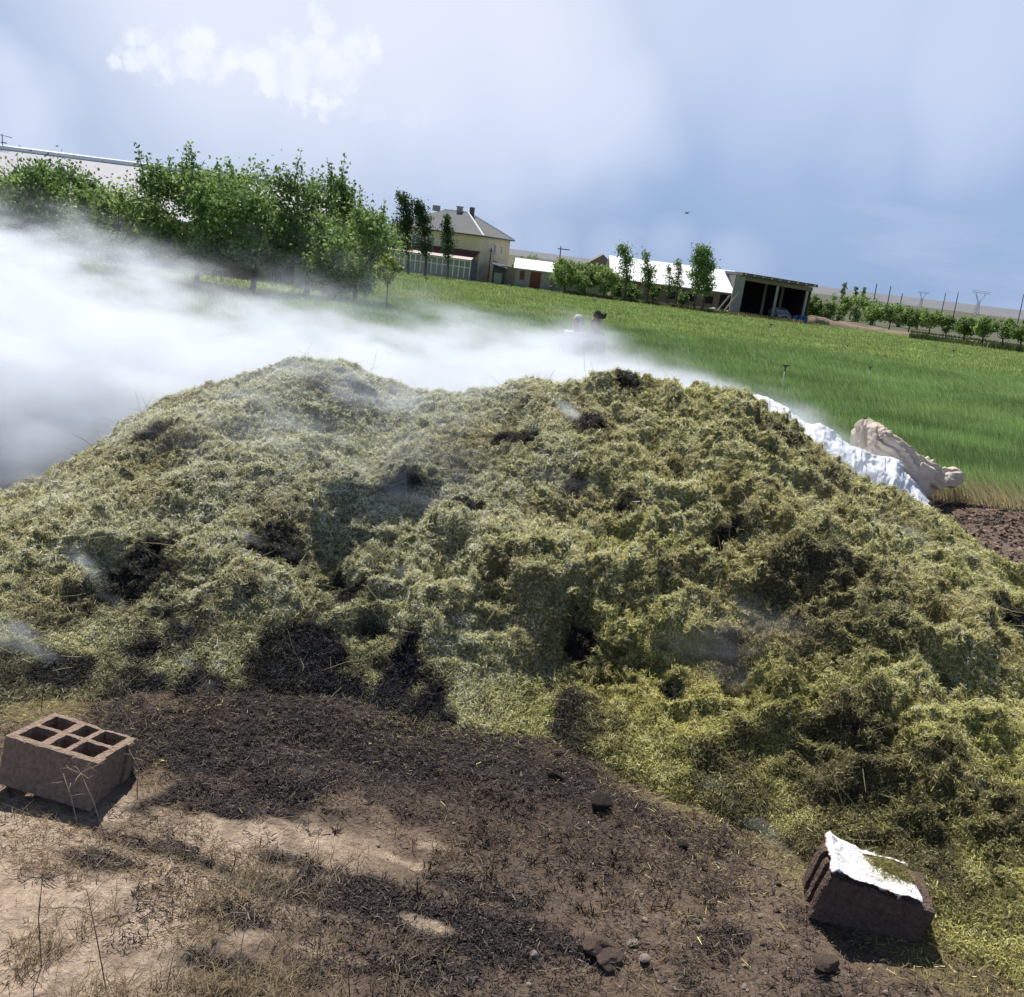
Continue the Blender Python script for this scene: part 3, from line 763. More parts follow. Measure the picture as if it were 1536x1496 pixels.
cx = np.stack([np.interp(u, range(len(path)), pp[:, j]) for j in range(3)], -1); rr = np.interp(u, range(len(path)), pr)
for _ in range(6): cx[1:-1] = (cx[:-2]+cx[1:-1]*2+cx[2:])/4; rr[1:-1] = (rr[:-2]+rr[1:-1]*2+rr[2:])/4
tg = unit(np.gradient(cx, axis=0)); sd = unit(np.cross(tg, np.array([0, 1., .2]))); up = np.cross(sd, tg)
th = np.linspace(0, 2*math.pi, nv, endpoint=False)
ring = cx[:, None]+rr[:, None, None]*(np.cos(th)[None, :, None]*sd[:, None]+np.sin(th)[None, :, None]*up[:, None]*1.0)
tw_ = np.repeat(u, nv)*.22+np.tile(th, nu)
q_ = np.stack([np.repeat(u, nv)*.34, np.cos(tw_)*1.7, np.sin(tw_)*1.7], -1)
fold = (1-fbm(q_, 1.2, 3, 97, .45, True))-.6; fold2 = fbm(q_, 2.6, 3, 98)-.5
nrm = unit((ring-cx[:, None]).reshape(-1, 3))
Vs = ring.reshape(-1, 3)+nrm*(np.repeat(rr, nv)*(fold*.95+fold2*.3))[:, None]
gg, _ = gsample(Vs[:, 0], Vs[:, 1]); Vs[:, 2] = np.maximum(Vs[:, 2], gg+.01)
idx = np.arange(nu*nv).reshape(nu, nv); i2 = np.roll(idx, -1, 1)
Qs = np.stack([idx[:-1], i2[:-1], i2[1:], idx[1:]], -1).reshape(-1, 4)
tag(npmesh('woven_sack', Vs, Qs, M_sack, None, None, True), 'bulky beige woven sack lying crumpled on the white sheet at the field edge', 'sack')

# ---------------------------------------------------------------- sprinklers and stakes
sp0 = empty('sprinkler', (0, 0, 0))
MB().tube([(0, 0, -.1), (0, 0, .88)], .017, 8).build('riser_pipe', M_pipe, sp0, True)
MB().tube([(0, 0, .86), (0, 0, 1.05)], [.024, .02], 8).tube([(-.045, 0, 1.0), (-.06, 0, 1.1)], .012, 6).tube([(.045, 0, 1.0), (.06, 0, 1.1)], .012, 6).build('valve_stem', M_black, sp0)
MB().tube([(0, 0, 1.05), (0, 0, 1.08), (0, 0, 1.11)], [.03, .1, .085], 10).tube([(-.13, 0, 1.09), (.14, 0, 1.10)], .018, 6).build('nozzle_head', M_black, sp0)
SPR = [(1170, 592, 548, 'nearest sprinkler with a pale riser, closest to the heap'), (1300, 575, 550, 'sprinkler head standing low in the dark green crop right of the nearest riser'),
       (1268, 533, 518, 'sprinkler at the seam of dark and pale crop, below the bare bank'), (1152, 512, 487, 'sprinkler in the pale crop in front of the open shed'),
       (926, 487, 470, 'black headed sprinkler just right of the two people'), (889, 470, 450, 'sprinkler seen above the dark capped person'),
       (974, 470, 451, 'sprinkler in the pale crop before the row of thin poplars'), (637, 446, 418, 'sprinkler in the pale crop below the ochre house'),
       (765, 448, 427, 'sprinkler in the pale crop below the small white roofed store'), (1425, 548, 526, 'sprinkler with pale riser far right in the pale crop')]
for i, (px, pb, pt, lb) in enumerate(SPR):
    q = G(px, pb); H = (pb-pt)/F*math.hypot(q[1], q[2]-CH)*1.0
    o = sp0 if i == 0 else copy_tree(sp0)
    o.location = q; s_ = max(H/1.11, .35); s_ = min(s_, 1.2); o.scale = (s_,)*3
    tag(o, lb, 'sprinkler', 'sprinklers in the field')
st0 = None
for i, (px, py, hh) in enumerate([(1285, 497, 9), (1250, 487, 8), (1392, 507, 6), (1480, 524, 9), (1082, 468, 8), (1095, 470, 8), (1040, 460, 6), (1330, 470, 5)]):
    q = G(px, py)
    if st0 is None:
        st0 = MB().tube([(0, 0, -.1), (.01, 0, .5), (0, .01, 1.0)], [.05, .045, .04], 6).build('stake', M_lath, None); o = st0
    else:
        o = st0.copy(); C.objects.link(o)
    o.location = q; o.scale = (1, 1, hh/F*q[1])
    tag(o, ['whitish stake, tallest left of the bare bank', 'whitish stake at the right end of the open shed yard', 'short whitish stake in front of the round orchard trees', 'whitish stake near the last orchard trees',
            'pale stake in the grass below the leaning planks', 'pale stake close to the left pillar of the open shed', 'pale stake below the tall double poplar', 'tiny pale stake under the first orchard tree'][i], 'stake', 'stakes along the field edge')

# ---------------------------------------------------------------- trees
def tube_pts(a, b, n, sag, r):
    t = np.linspace(0, 1, n)[:, None]; p_ = a*(1-t)+b*t
    p_ = p_ + np.sin(t*math.pi)*sag + r.normal(0, .012, p_.shape)*np.linalg.norm(b-a)*np.minimum(t*4, 1)
    return p_
def leaves(cent, sig, n, size, r, cols, aspect=.62):
    wt = sig**1.7; k = r.choice(len(cent), n, p=wt/wt.sum())
    p_ = cent[k]+r.normal(0, 1, (n, 3))*sig[k][:, None]
    d = unit(r.normal(0, 1, (n, 3))+np.array([.0, -.1, -.35])); sd = unit(np.cross(d, r.normal(0, 1, (n, 3))+np.array([0, 0, .8])))
    L = size*r.uniform(.55, 1.25, n)[:, None]; w = L*aspect*.5
    V_ = np.stack([p_-d*L*.5, p_+sd*w-d*L*.08, p_+d*L*.5, p_-sd*w-d*L*.08], 1).reshape(-1, 3)
    c0, c1 = np.array(cols[0]), np.array(cols[1])
    kc = r.uniform(0, 1, len(cent))[k][:, None]
    col = (c0+(c1-c0)*kc)*r.uniform(.65, 1.4, n)[:, None]
    return V_, np.arange(n*4).reshape(n, 4), np.repeat(col, 4, 0)
def tree(name, base, H, W, seed, n, size, label, cat='tree', group=None, shape='round', cols=((.045, .085, .018), (.085, .14, .03)), th=.25, limbs=7, lean=0., low=.28, tw=None):
    r = np.random.default_rng(seed)
    root = empty(name, tuple(base), 0, label, cat, group)
    mb = MB(); cent = []; sig = []; ends = []; limbp = []
    tr = (tw or H*.022)
    if shape in ('round', 'shoot', 'bush'):
        t0 = np.array([lean*H*.1, 0, H*th])
        mb.tube(tube_pts(np.array([0, 0, -.15]), t0, 4, np.array([.02*H, 0, 0]), r), [tr*1.3, tr, tr*.95, tr*.9], 7)
        for k in range(limbs):
            a = 2*math.pi*(k+r.uniform(-.3, .3))/limbs; f = r.uniform(.55, 1.)
            zz = H*(low+.1+(.78-low)*((k*.618) % 1)) if k else H*.82
            rad = W*.5*f*math.sqrt(max(0, 1-((zz/H-.5)/.55)**2))*.85
            e_ = np.array([math.cos(a)*rad+lean*zz*.25, math.sin(a)*rad, zz*.95])
            lp = tube_pts(t0, e_, 6, np.array([math.cos(a)*.06, math.sin(a)*.06, -.04])*H, r)
            mb.tube(lp, np.linspace(tr*.62, tr*.12, 6), 5, False); ends.append(lp[-1])
            limbp.append(lp[1:])
        allp = np.concatenate(limbp); mn = min(W, H)
        ncl = {'round': 60, 'shoot': 66, 'bush': 36}[shape]; k = 0
        while k < ncl:
            uu = r.normal(0, 1, 3); uu = uu/np.linalg.norm(uu)*r.uniform(.15, 1)**.45
            if fbm(uu[None]*1.5+seed*3.7, 1.3, 2, seed)[0] < .49: continue
            c_ = np.array([uu[0]*W*.47+lean*H*.2, uu[1]*W*.47, H*(low+(.87-low)*.5*(1+uu[2]*.95))])
            j = np.argmin(((allp-c_)**2).sum(1)); s0 = allp[j]
            mb.tube([s0, (s0+c_)/2+r.normal(0, .03, 3)*mn*.3, c_], [tr*.2, tr*.13, tr*.05], 4, False)
            sg = mn*.062*r.uniform(.6, 1.35)
            cent.append(c_); sig.append(sg); cent.append((s0*.4+c_*.6)); sig.append(sg*.8); ends.append(c_); k += 1
        # leafy shoots pushing out of the top
        up_ = sorted(ends, key=lambda q: -q[2])[:30]
        for k in range({'round': 9, 'shoot': 16, 'bush': 4}[shape]):
            s0 = up_[r.integers(0, len(up_))]
            t1 = s0+np.array([r.normal(0, .05)+lean*.12-.03, r.normal(0, .05), r.uniform(.1, .27) if shape == 'shoot' else r.uniform(.03, .09)])*H
            mb.tube([s0, (s0+t1)/2, t1], [tr*.16, tr*.12, tr*.05], 4, False)
            for q in np.linspace(0, 1, 6): cent.append(s0+(t1-s0)*q); sig.append(mn*.021*(1.3-q*.8))
    else:   # poplar: narrow, bent by the wind
        t = np.linspace(0, 1, 9)[:, None]
        tp_ = np.concatenate([lean*H*t**2.2*.35, 0*t, t*H-.1], 1)+r.normal(0, .01, (9, 3))*H*np.minimum(t*3, 1)
        mb.tube(tp_, np.linspace(tr, tr*.15, 9), 6)
        for k in range(60):
            f = r.uniform(low, 1.0); i = f*8; s0 = np.array([np.interp(i, range(9), tp_[:, j]) for j in range(3)])
            a = r.uniform(0, 6.3); l = W*.5*(1.15-f)**.6*min(1, (f-low)*5+.35)*r.uniform(.5, 1)
            t1 = s0+np.array([math.cos(a)*l+lean*l*.5, math.sin(a)*l, l*r.uniform(.5, 1.3)])
            mb.tube([s0, t1], [tr*.25, tr*.08], 3, False)
            for q in (.35, .7, 1.): cent.append(s0+(t1-s0)*q); sig.append(W*.075)
    mb.build('trunk', M_bark, root, True)
    cv, cq, cc = leaves(np.array(cent), np.array(sig), n, size, r, cols)
    npmesh('crown', cv, cq, M_leaf, root, cc)
    return root
APR = 'apricot trees in front of the long barn'
def T(px, pb, ptop, wpx, *a, Y=None, **k):
    q = G(px, pb) if Y is None else B(px, Y)
    H = (pb-ptop)/F*q[1]*1.0 if Y is None else None
    if Y is not None:
        H = P(px, ptop, Y)[2]-q[2]
    else:
        H = P(px, ptop, q[1])[2]-q[2]
    return q, H, wpx/F*q[1]
def tr(name, px, pb, ptop, wpx, seed, n, size, label, Y=None, **k):
    if k.get('shape') != 'poplar': wpx = wpx*1.04; n = int(n*1.7); size = size*1.1; k.setdefault('low', .14)
    else: wpx = wpx*1.35; n = int(n*1.3)
    q, H, W = T(px, pb, ptop, wpx, Y=Y)
    return tree(name, q, H, W, seed, n, size, label, **k)
DK = ((.1, .18, .055), (.25, .35, .11)); MID = ((.16, .26, .08), (.32, .42, .14)); LT = ((.2, .26, .05), (.28, .33, .08))
tr('fruit_tree', 25, 432, 212, 180, 501, 4600, .15, 'leafy fruit tree half veiled by smoke, leftmost before the barn', Y=35, group=APR, cols=MID)
tr('fruit_tree', 88, 425, 226, 150, 502, 4000, .15, 'thin crowned fruit tree with bare forked limbs showing through the smoke', Y=36, group=APR, cols=DK, limbs=6, th=.3, low=.38)
tr('fruit_tree', 172, 430, 258, 150, 503, 4200, .14, 'smaller fruit tree veiled by smoke, left of the big dark trees', Y=34, group=APR, cols=MID)
tr('fruit_tree', 293, 426, 232, 205, 504, 8200, .15, 'big dark fruit tree, first right of the visible barn roof', Y=35, group=APR, shape='shoot', cols=DK)
tr('fruit_tree', 378, 432, 228, 215, 505, 9000, .15, 'widest dense fruit tree at the middle of the row', Y=34, group=APR, cols=((.11, .2, .06), (.27, .38, .115)))
tr('fruit_tree', 458, 428, 226, 150, 506, 5600, .14, 'tall fruit tree with windblown upright shoots at its top', Y=36, group=APR, shape='shoot', cols=DK)
tr('fruit_tree', 528, 446, 292, 140, 507, 5600, .14, 'fruit tree at the right end of the row, before the grey outbuilding', Y=33, group=APR, shape='shoot', cols=MID)
tr('young_tree', 500, 436, 358, 78, 508, 1500, .12, 'small yellow green tree in front of the dark fruit trees', Y=32, cols=LT, th=.3)
tr('sapling', 577, 452, 368, 42, 509, 420, .12, 'thin yellow green sapling standing alone at the field edge', Y=30.5, cols=LT, th=.5, low=.45, limbs=4, tw=.025)
POP = 'thin windblown poplars'
tr('poplar_tree', 612, 405, 296, 34, 520, 2600, .27, 'dark tall poplar before the ochre house, left of its pair', Y=104, group=POP, shape='poplar', cols=((.04, .075, .035), (.075, .12, .05)), lean=-.5)
tr('poplar_tree', 637, 410, 303, 28, 521, 2400, .27, 'dark tall poplar before the ochre house, right of its pair', Y=104, group=POP, shape='poplar', cols=((.04, .075, .035), (.075, .12, .05)), lean=-.5)
tr('poplar_tree', 671, 412, 324, 25, 522, 1300, .25, 'shorter poplar standing before the upstairs window of the ochre house', Y=104, group=POP, shape='poplar', cols=((.04, .075, .035), (.075, .12, .05)), lean=-.4)
GREEN = 'round garden trees beside the small store'
tr('garden_tree', 845, 430, 373, 52, 530, 2600, .26, 'bright green round tree right of the small white roofed store', Y=106, group=GREEN, cols=MID, low=.12)
tr('garden_tree', 875, 432, 388, 50, 531, 2200, .26, 'broad bright green tree, middle of the garden clump', Y=105, group=GREEN, cols=MID, low=.08, shape='bush')
tr('garden_tree', 904, 437, 388, 44, 532, 2200, .26, 'green tree under the gable of the far roof', Y=104, group=GREEN, cols=MID, low=.05, shape='bush')
tr('poplar_tree', 937, 440, 370, 30, 533, 1300, .26, 'thin poplar right of the bright green garden trees', Y=106, group=POP, shape='poplar', cols=DK, lean=-.5)
tr('poplar_tree', 970, 443, 378, 24, 534, 1000, .26, 'thin poplar before the left half of the white barn roof', Y=106, group=POP, shape='poplar', cols=DK, lean=-.5)
tr('poplar_tree', 1000, 447, 402, 16, 535, 420, .24, 'smallest sparse poplar before the white barn roof', Y=106, group=POP, shape='poplar', cols=DK, lean=-.3)
tr('poplar_tree', 1013, 449, 393, 19, 536, 600, .24, 'sparse poplar left of the dense double poplar', Y=106, group=POP, shape='poplar', cols=DK, lean=-.3)
tr('poplar_tree', 1040, 455, 374, 32, 537, 2400, .27, 'dense dark poplar, left stem of the double', Y=104, group=POP, shape='poplar', cols=DK, lean=-.2)
tr('poplar_tree', 1053, 456, 374, 28, 538, 2000, .27, 'dense dark poplar, right stem of the double', Y=104.5, group=POP, shape='poplar', cols=DK, lean=-.2)
SH = 'bushes along the barn foot'
for i, (px, pb, pt, w, lb) in enumerate([(925, 441, 415, 22, 'dark bush below the first thin poplar'), (948, 443, 418, 26, 'dark bush against the mud wall of the white roofed barn'), (980, 446, 424, 18, 'small dark bush in the middle of the barn wall'),
        (1022, 452, 432, 18, 'low dark bush left of the double poplar'), (790, 398, 372, 34, 'bushy tree behind the small white roofed store'), (770, 396, 384, 18, 'spiky bush beside the right wall of the ochre house')]):
    tr('bush', px, pb, pt, w, 545+i, 700, .24, lb, Y=(108 if i < 4 else 125), group=SH, shape='bush', cols=DK, low=.02, cat='bush')
BU2 = 'bushes right of the open shed'
for i, (px, pt, w, Y, lb) in enumerate([(1217, 436, 24, 119, 'dark bush touching the right pillar of the open shed'), (1232, 442, 34, 118, 'bush before the dry bank right of the shed'), (1255, 433, 34, 132, 'pale green bush on top of the dry bank'),
        (1280, 434, 44, 136, 'broad pale green bush left of the leaning poles'), (1305, 440, 36, 142, 'pale bush behind the first orchard tree'), (1345, 450, 40, 150, 'far bush behind the second orchard tree'), (1375, 456, 30, 150, 'far bush behind the fourth orchard tree')]):
    tr('bush', px, 470, pt, w, 560+i, 1100, .3, lb, Y=Y, group=BU2, shape='bush', cols=(MID if i > 1 else DK), low=.02, cat='bush')
for i, (px, pt, Y) in enumerate([(1256, 424, 150), (1274, 429, 158), (1286, 431, 158)]):
    tr('poplar_tree', px, 470, pt, 9, 570+i, 160, .4, ['tiny far poplar, leftmost above the pale bushes', 'tiny far poplar with a clear stem above the pale bushes', 'tiny far poplar just left of the leaning poles'][i], Y=Y, group=POP, shape='poplar', cols=DK, low=.55)
ORC = 'orchard trees right of the field'
OR = [(1306, 487, 452, 34, 128), (1332, 489, 449, 36, 126), (1361, 490, 460, 30, 124), (1391, 494, 457, 34, 120), (1416, 495, 468, 28, 119), (1443, 504, 469, 34, 110), (1471, 508, 470, 36, 107), (1500, 511, 470, 34, 104), (1527, 516, 470, 36, 100), (1562, 522, 473, 40, 97)]
OL = ['orchard tree at the left end of the row, beside the dry bank', 'orchard tree with two forked stems under the leaning poles', 'small pale orchard tree, third from the dry bank', 'dark orchard tree, fourth from the dry bank', 'small orchard tree, fifth from the dry bank',
      'leaning orchard tree, sixth from the dry bank', 'orchard tree with a forked trunk under the far pylon', 'dark orchard tree with a clear trunk right of the far pylon', 'orchard tree at the picture edge with a slanting trunk', 'orchard tree cut by the right edge']
for i, (px, pb, pt, w, Y) in enumerate(OR):
    tr('orchard_tree', px, pb, pt, w, 580+i, 1500, .26, OL[i], Y=Y, group=ORC, shape='round', cols=(DK if i % 3 else MID), th=.3, low=.3, limbs=6, tw=.09)
# ground cover under the orchard
crop('orchard_weeds', 'dark low weeds growing under the orchard trees', 9000, 48, 99, 130, lambda v: .42*v+0*v, lambda v: .64*v, (.25, .7), .012, [(.05, .075, .025), (.1, .12, .04), (.2, .18, .09)], .3)
crop('bank_weeds', 'dry grass and weeds along the foot of the farm buildings', 9000, 49, 103.5, 109, lambda v: .03*v, lambda v: .3*v, (.2, .6), .012, [(.22, .18, .1), (.12, .13, .05), (.34, .28, .18)], .3)
# dry bank: low earth mound
def mound(name, px, Y, rx, ry, hh, M, label, seed):
    q = B(px, Y); n_ = 40
    u, v = np.meshgrid(np.linspace(-1, 1, n_), np.linspace(-1, 1, n_)); u = u.ravel(); v = v.ravel()
    z_ = hh*np.clip(1-u*u-v*v, 0, 1)**.7*(.55+.9*fbm(P3(u, v), 2.5, 3, seed))-.06
    idx = np.arange(n_*n_).reshape(n_, n_); Q_ = np.stack([idx[:-1, :-1], idx[:-1, 1:], idx[1:, 1:], idx[1:, :-1]], -1).reshape(-1, 4)
    o = npmesh(name, P3(u*rx, v*ry, z_), Q_, M, None, None, True); o.location = q
    return tag(o, label, kind='structure')
mound('earth_bank', 1255, 116, 7.5, 3, .85, M_hedge_soil, 'dry bare bank right of the shed', 5)
mound('earth_bank', 1222, 114, 2.0, 1.5, 1.2, M_hedge_soil, 'dry earth pile at the shed corner', 6)
mound('earth_bank', 1400, 116, 16, 3, .5, M_hedge_soil, 'bare strip under the orchard', 7)

# ---------------------------------------------------------------- buildings
def zt(px, py, Y): return float(P(px, py, Y)[2])
# long barn behind the fruit trees
Y0 = 44.; xl = -62.; xr_ = float(P(440, 400, Y0)[0]); g0 = float(gz(Y0))
barn = empty('long_barn', (0, Y0, g0), 0, 'long farm barn with pale metal roof behind the fruit trees', 'barn')
we = 2.3; rz_ = zt(100, 236, 53)-g0
MB().box(xl, xr_, 0, 18, -.3, we).build('wall', M_mud, barn)
rf = MB()
rf.hexa([(xl-.3, -.5, we-.05), (xr_+.4, -.5, we-.05), (xr_+.4, 9, rz_-.1), (xl-.3, 9, rz_-.1), (xl-.3, -.5, we+.05), (xr_+.4, -.5, we+.05), (xr_+.4, 9, rz_), (xl-.3, 9, rz_)])
rf.hexa([(xl-.3, 9.004, rz_-.1), (xr_+.4, 9.004, rz_-.1), (xr_+.4, 18.5, we-.05), (xl-.3, 18.5, we-.05), (xl-.3, 9.004, rz_), (xr_+.4, 9.004, rz_), (xr_+.4, 18.5, we+.05), (xl-.3, 18.5, we+.05)])
M_barnroof = mat('pale_metal_roof', (.37, .365, .4), .75, .08, 1.2, streak=(2, .15, 1))
rfo = rf.build('roof', M_barnroof, barn)
MB().tube([(xl, 9, rz_+.06), (xr_+.4, 9, rz_+.06)], .16, 8).build('ridge_cap', M_roof_white, rfo, True)
MB().prism([(0, we), (18, we), (9, rz_-.12)], 0, .2).build('gable', M_mud, barn).matrix_local = Matrix.Translation((xr_-.02, 0, 0)) @ Matrix.Rotation(R(90), 4, 'Z')
for a in (-22, -17, -13.2):
    MB().box(a, a+1.2, -.03, .02, 0, 1.8).build('door', M_dark, barn)
ant = empty('television_antenna', tuple(P(4, 222, 53)), 0, 'small television antenna on the ridge of the long barn', 'antenna')
MB().tube([(0, 0, -.1), (0, 0, .75)], .025, 6).build('mast', M_pole, ant)
mb = MB().tube([(-.2, 0, .7), (.55, 0, .62)], .02, 5)
for i in range(6): mb.tube([(-.15+i*.12, -.25, .69-i*.012), (-.15+i*.12, .25, .69-i*.012)], .012, 4)
mb.tube([(-.1, 0, .3), (.25, 0, .28)], .03, 5).build('aerial_bars', M_pole, ant)
# grey outbuilding with dark openings
xa = float(P(441, 420, 42)[0]); xb = float(P(535, 430, 42)[0])
ob = empty('outbuilding', (xa, 42, float(gz(42))), 0, 'low grey outbuilding with dark doorways behind the right end of the fruit trees', 'outbuilding')
MB().box(0, xb-xa, 0, 4, -.3, 2.3).build('wall', M_wall_grey, ob); MB().box(-.15, xb-xa+.15, -.25, 4.2, 2.302, 2.42).build('roof', M_barnroof, ob)
for a, b in ((.7, 1.25), (2.1, 2.75)): MB().box(a, b, -.025, .02, .0, 1.75).build('door', M_dark, ob)

# ochre two storey house
Yc = 112.; ca, sa = math.cos(R(-20)), math.sin(R(-20))
cor = B(715, Yc); Lh = 12.4; Wh = 9.6
ev = zt(720, 353, Yc)-cor[2]
hs = empty('farmhouse', (float(cor[0]), Yc, float(cor[2])), R(-20), 'two storey ochre house with grey hipped roof and glazed veranda', 'house')
MB().box(-Lh, 0, 0, Wh, -.4, ev).build('wall', M_wall, hs)
rt = zt(667, 313, Yc+3.5)-cor[2]; e_ = .45
rf = MB(); A = [(-Lh-e_, -e_, ev), (e_, -e_, ev), (e_, Wh+e_, ev), (-Lh-e_, Wh+e_, ev)]; Rg = [(-Lh+4.6, Wh/2, rt), (-4.4, Wh/2, rt)]
rf.add([*A, *Rg], [(0, 1, 5, 4), (1, 2, 5), (2, 3, 4, 5), (3, 0, 4), (0, 3, 2, 1)])
rfo = rf.build('roof', M_roof, hs)
for a in (0, 1): MB().tube([Vector(A[1 if a else 2]), Vector(Rg[1])], .11, 6).build('hip_cap', M_white, rfo)
MB().tube([Rg[0], Rg[1]], .1, 6).build('ridge_cap', M_white, rfo)
MB().box(-5.9, -5.3, Wh/2-.3, Wh/2+.3, rt-.3, rt+.5).box(-6.0, -5.2, Wh/2-.4, Wh/2+.4, rt+.51, rt+.6).build('chimney', M_wall_grey, rfo)
MB().box(-4.1, -3.6, Wh/2-.25, Wh/2+.25, rt-.4, rt+.65).build('chimney', M_pole, rfo)
MB().box(-9.4, -8.6, Wh/2-.35, Wh/2+.35, rt-.3, rt+.4).build('chimney', M_wall_grey, rfo)
MB().box(-Lh-e_, e_, -e_-.03, -e_+.05, ev-.16, ev-.003).box(e_-.05, e_+.03, -e_+.06, Wh+e_, ev-.16, ev-.003).build('fascia', M_pole, rfo)
def window(x0, x1, z0, z1, parent, yy=0., side=False):
    fr_ = MB(); t = .07
    for (a, b, c0, c1) in ((x0, x1, z0, z0+t), (x0, x1, z1-t, z1), (x0, x0+t, z0+t, z1-t), (x1-t, x1, z0+t, z1-t), ((x0+x1)/2-t/2, (x0+x1)/2+t/2, z0+t, z1-t)):
        if side: fr_.box(yy-.02, yy+.05, a, b, c0, c1)
        else: fr_.box(a, b, yy-.05, yy+.02, c0, c1)
    w_ = fr_.build('window', M_white, parent)
    g_ = MB()
    if side: g_.box(yy-.015, yy+.015, x0+t, x1-t, z0+t, z1-t)
    else: g_.box(x0+t, x1-t, yy-.015, yy+.015, z0+t, z1-t)
    g_.build('pane', M_glass, w_)
window(-5.5, -4.4, ev-2.2, ev-.9, hs); window(-9.6, -8.5, ev-2.2, ev-.9, hs); window(-7.5, -6.5, ev-2.2, ev-.9, hs)
window(4.2, 4.9, ev-2.2, ev-.8, hs, 0., True); window(6.5, 7.1, ev-2., ev-.9, hs, 0., True)
MB().tube([(.06, 3.4, .1), (.06, 3.4, ev-1.3)], .06, 6).box(.0, .12, 2.9, 3.9, ev-1.75, ev-1.65).build('downpipe', M_pole, hs)
# balcony at the left end
mb = MB().box(-Lh-2.2, -Lh-.002, .8, 3.6, 2.7, 2.85)
for i in range(5): mb.box(-Lh-2.2+i*.5, -Lh-2.13+i*.5, .8, .87, 2.852, 5.)
mb.box(-Lh-2.2, -Lh-.002, .8, .86, 3.7, 3.78).build('balcony', M_white, hs)
# glazed veranda
vd = 2.2; vh = 2.35
fr_ = MB(); nb = 17
for i in range(nb+1):
    a = -Lh-.6+(Lh+.5)*i/nb; fr_.box(a-.055, a+.055, -vd-.03, -vd+.05, .3, vh)
fr_.box(-Lh-.7, .0, -vd-.06, -vd+.06, vh, vh+.12).box(-Lh-.65, -.05, -vd-.04, -vd+.04, 1.55, 1.63)
vr = fr_.build('veranda_frame', M_white, hs)
MB().box(-Lh-.6, -.1, -vd-.008, -vd+.008, .3, vh).box(-.108, -.092, -vd+.06, -.01, .3, vh).build('glazing', M_glass, vr)
MB().box(-Lh-.7, 0, -vd-.08, -vd+.08, -.4, .298).build('plinth', M_wall_grey, vr)
MB().hexa([(-Lh-.8, -vd-.25, vh+.13), (.05, -vd-.25, vh+.13), (.05, -.004, vh+1.25), (-Lh-.8, -.004, vh+1.25), (-Lh-.8, -vd-.25, vh+.2), (.05, -vd-.25, vh+.2), (.05, -.004, vh+1.33), (-Lh-.8, -.004, vh+1.33)]).build('veranda_roof', M_maroon, hs)

def box_building(name, px0, px1, Y, depth, ptop, M, label, cat, roofM=None, rise=.0, over=.2):
    a = B(px0, Y); b = B(px1, Y); hgt = zt(px0, ptop, Y)-a[2]
    o = empty(name, (float(a[0]), Y, float(a[2])), 0, label, cat)
    L = float(b[0]-a[0])
    MB().box(0, L, 0, depth, -.4, hgt).build('wall', M, o)
    if roofM:
        MB().hexa([(-over, -over, hgt+.004), (L+over, -over, hgt+.004), (L+over, depth/2, hgt+rise), (-over, depth/2, hgt+rise), (-over, -over, hgt+.1), (L+over, -over, hgt+.1), (L+over, depth/2, hgt+rise+.1), (-over, depth/2, hgt+rise+.1)]) \
          .hexa([(-over, depth/2+.003, hgt+rise), (L+over, depth/2+.003, hgt+rise), (L+over, depth+over, hgt+.004), (-over, depth+over, hgt+.004), (-over, depth/2+.003, hgt+rise+.1), (L+over, depth/2+.003, hgt+rise+.1), (L+over, depth+over, hgt+.1), (-over, depth+over, hgt+.1)]).build('roof', roofM, o)
        MB().prism([(.02, hgt-.01), (depth-.02, hgt-.01), (depth/2, hgt+rise-.02)], 0, .15).build('gable', M, o).matrix_local = Matrix.Translation((L-.01, 0, 0)) @ Matrix.Rotation(R(90), 4, 'Z')
    return o, L, hgt
o, L, h_ = box_building('lean_to_shed', 737, 754, 110, 4, 397, M_blue_dark, 'dark lean-to shed against the right wall of the ochre house', 'shed')
MB().hexa([(-.25, -.5, h_+.05), (L+.35, -.5, h_-.35), (L+.35, 4.2, h_-.1), (-.25, 4.2, h_+.3), (-.25, -.5, h_+.15), (L+.35, -.5, h_-.25), (L+.35, 4.2, h_), (-.25, 4.2, h_+.4)]).build('roof', M_blue_dark, o)
MB().box(.2, L-.2, -.04, .02, .2, 1.4).build('shutter', M_glass, o)
box_building('yard_wall', 755, 771, 111, .3, 399, M_mud, 'short mud yard wall between the lean-to and the small store', 'wall')
o, L, h_ = box_building('small_store', 771, 824, 111, 6, 402.5, M_wall_grey, 'small grey store with white metal roof and brown door', 'store', M_roof_white, 1.15, .3)
MB().box(L*.42, L*.72, -.03, .02, 0, 2.05).build('door', M_red_dark, o); MB().box(L*.12, L*.26, -.03, .02, .95, 2.0).build('window', M_red_dark, o)
box_building('yard_wall', 824, 905, 112, .35, 413, M_wall_grey, 'low grey yard wall behind the bright green garden trees', 'wall')
o, L, h_ = box_building('far_house', 872, 918, 140, 8, 399, M_wall, 'far ochre house, only its gable showing above the garden trees', 'house')
MB().prism([(-.4, h_+.02), (L+.4, h_+.02), (L*.55, h_+2.1)], -.3, 8).build('roof', M_wood, o); MB().box(L*.9, L*.97, 3, 3.5, h_+.2, h_+1.6).build('chimney', M_pole, o)
# white roofed barn
o, L, h_ = box_building('white_roofed_barn', 915, 1102, 112, 13, 418, M_mud, 'long mud walled barn with bright white metal roof beyond the poplars', 'barn', M_roof_white, 2.7, .4)
for f in (.12, .3, .44, .6, .74): MB().box(L*f, L*f+1.1, -.03, .02, .9, 1.8).build('window', M_dark, o)
MB().box(L*.86, L*.95, -.03, .02, 0, 2.2).build('door', M_dark, o)
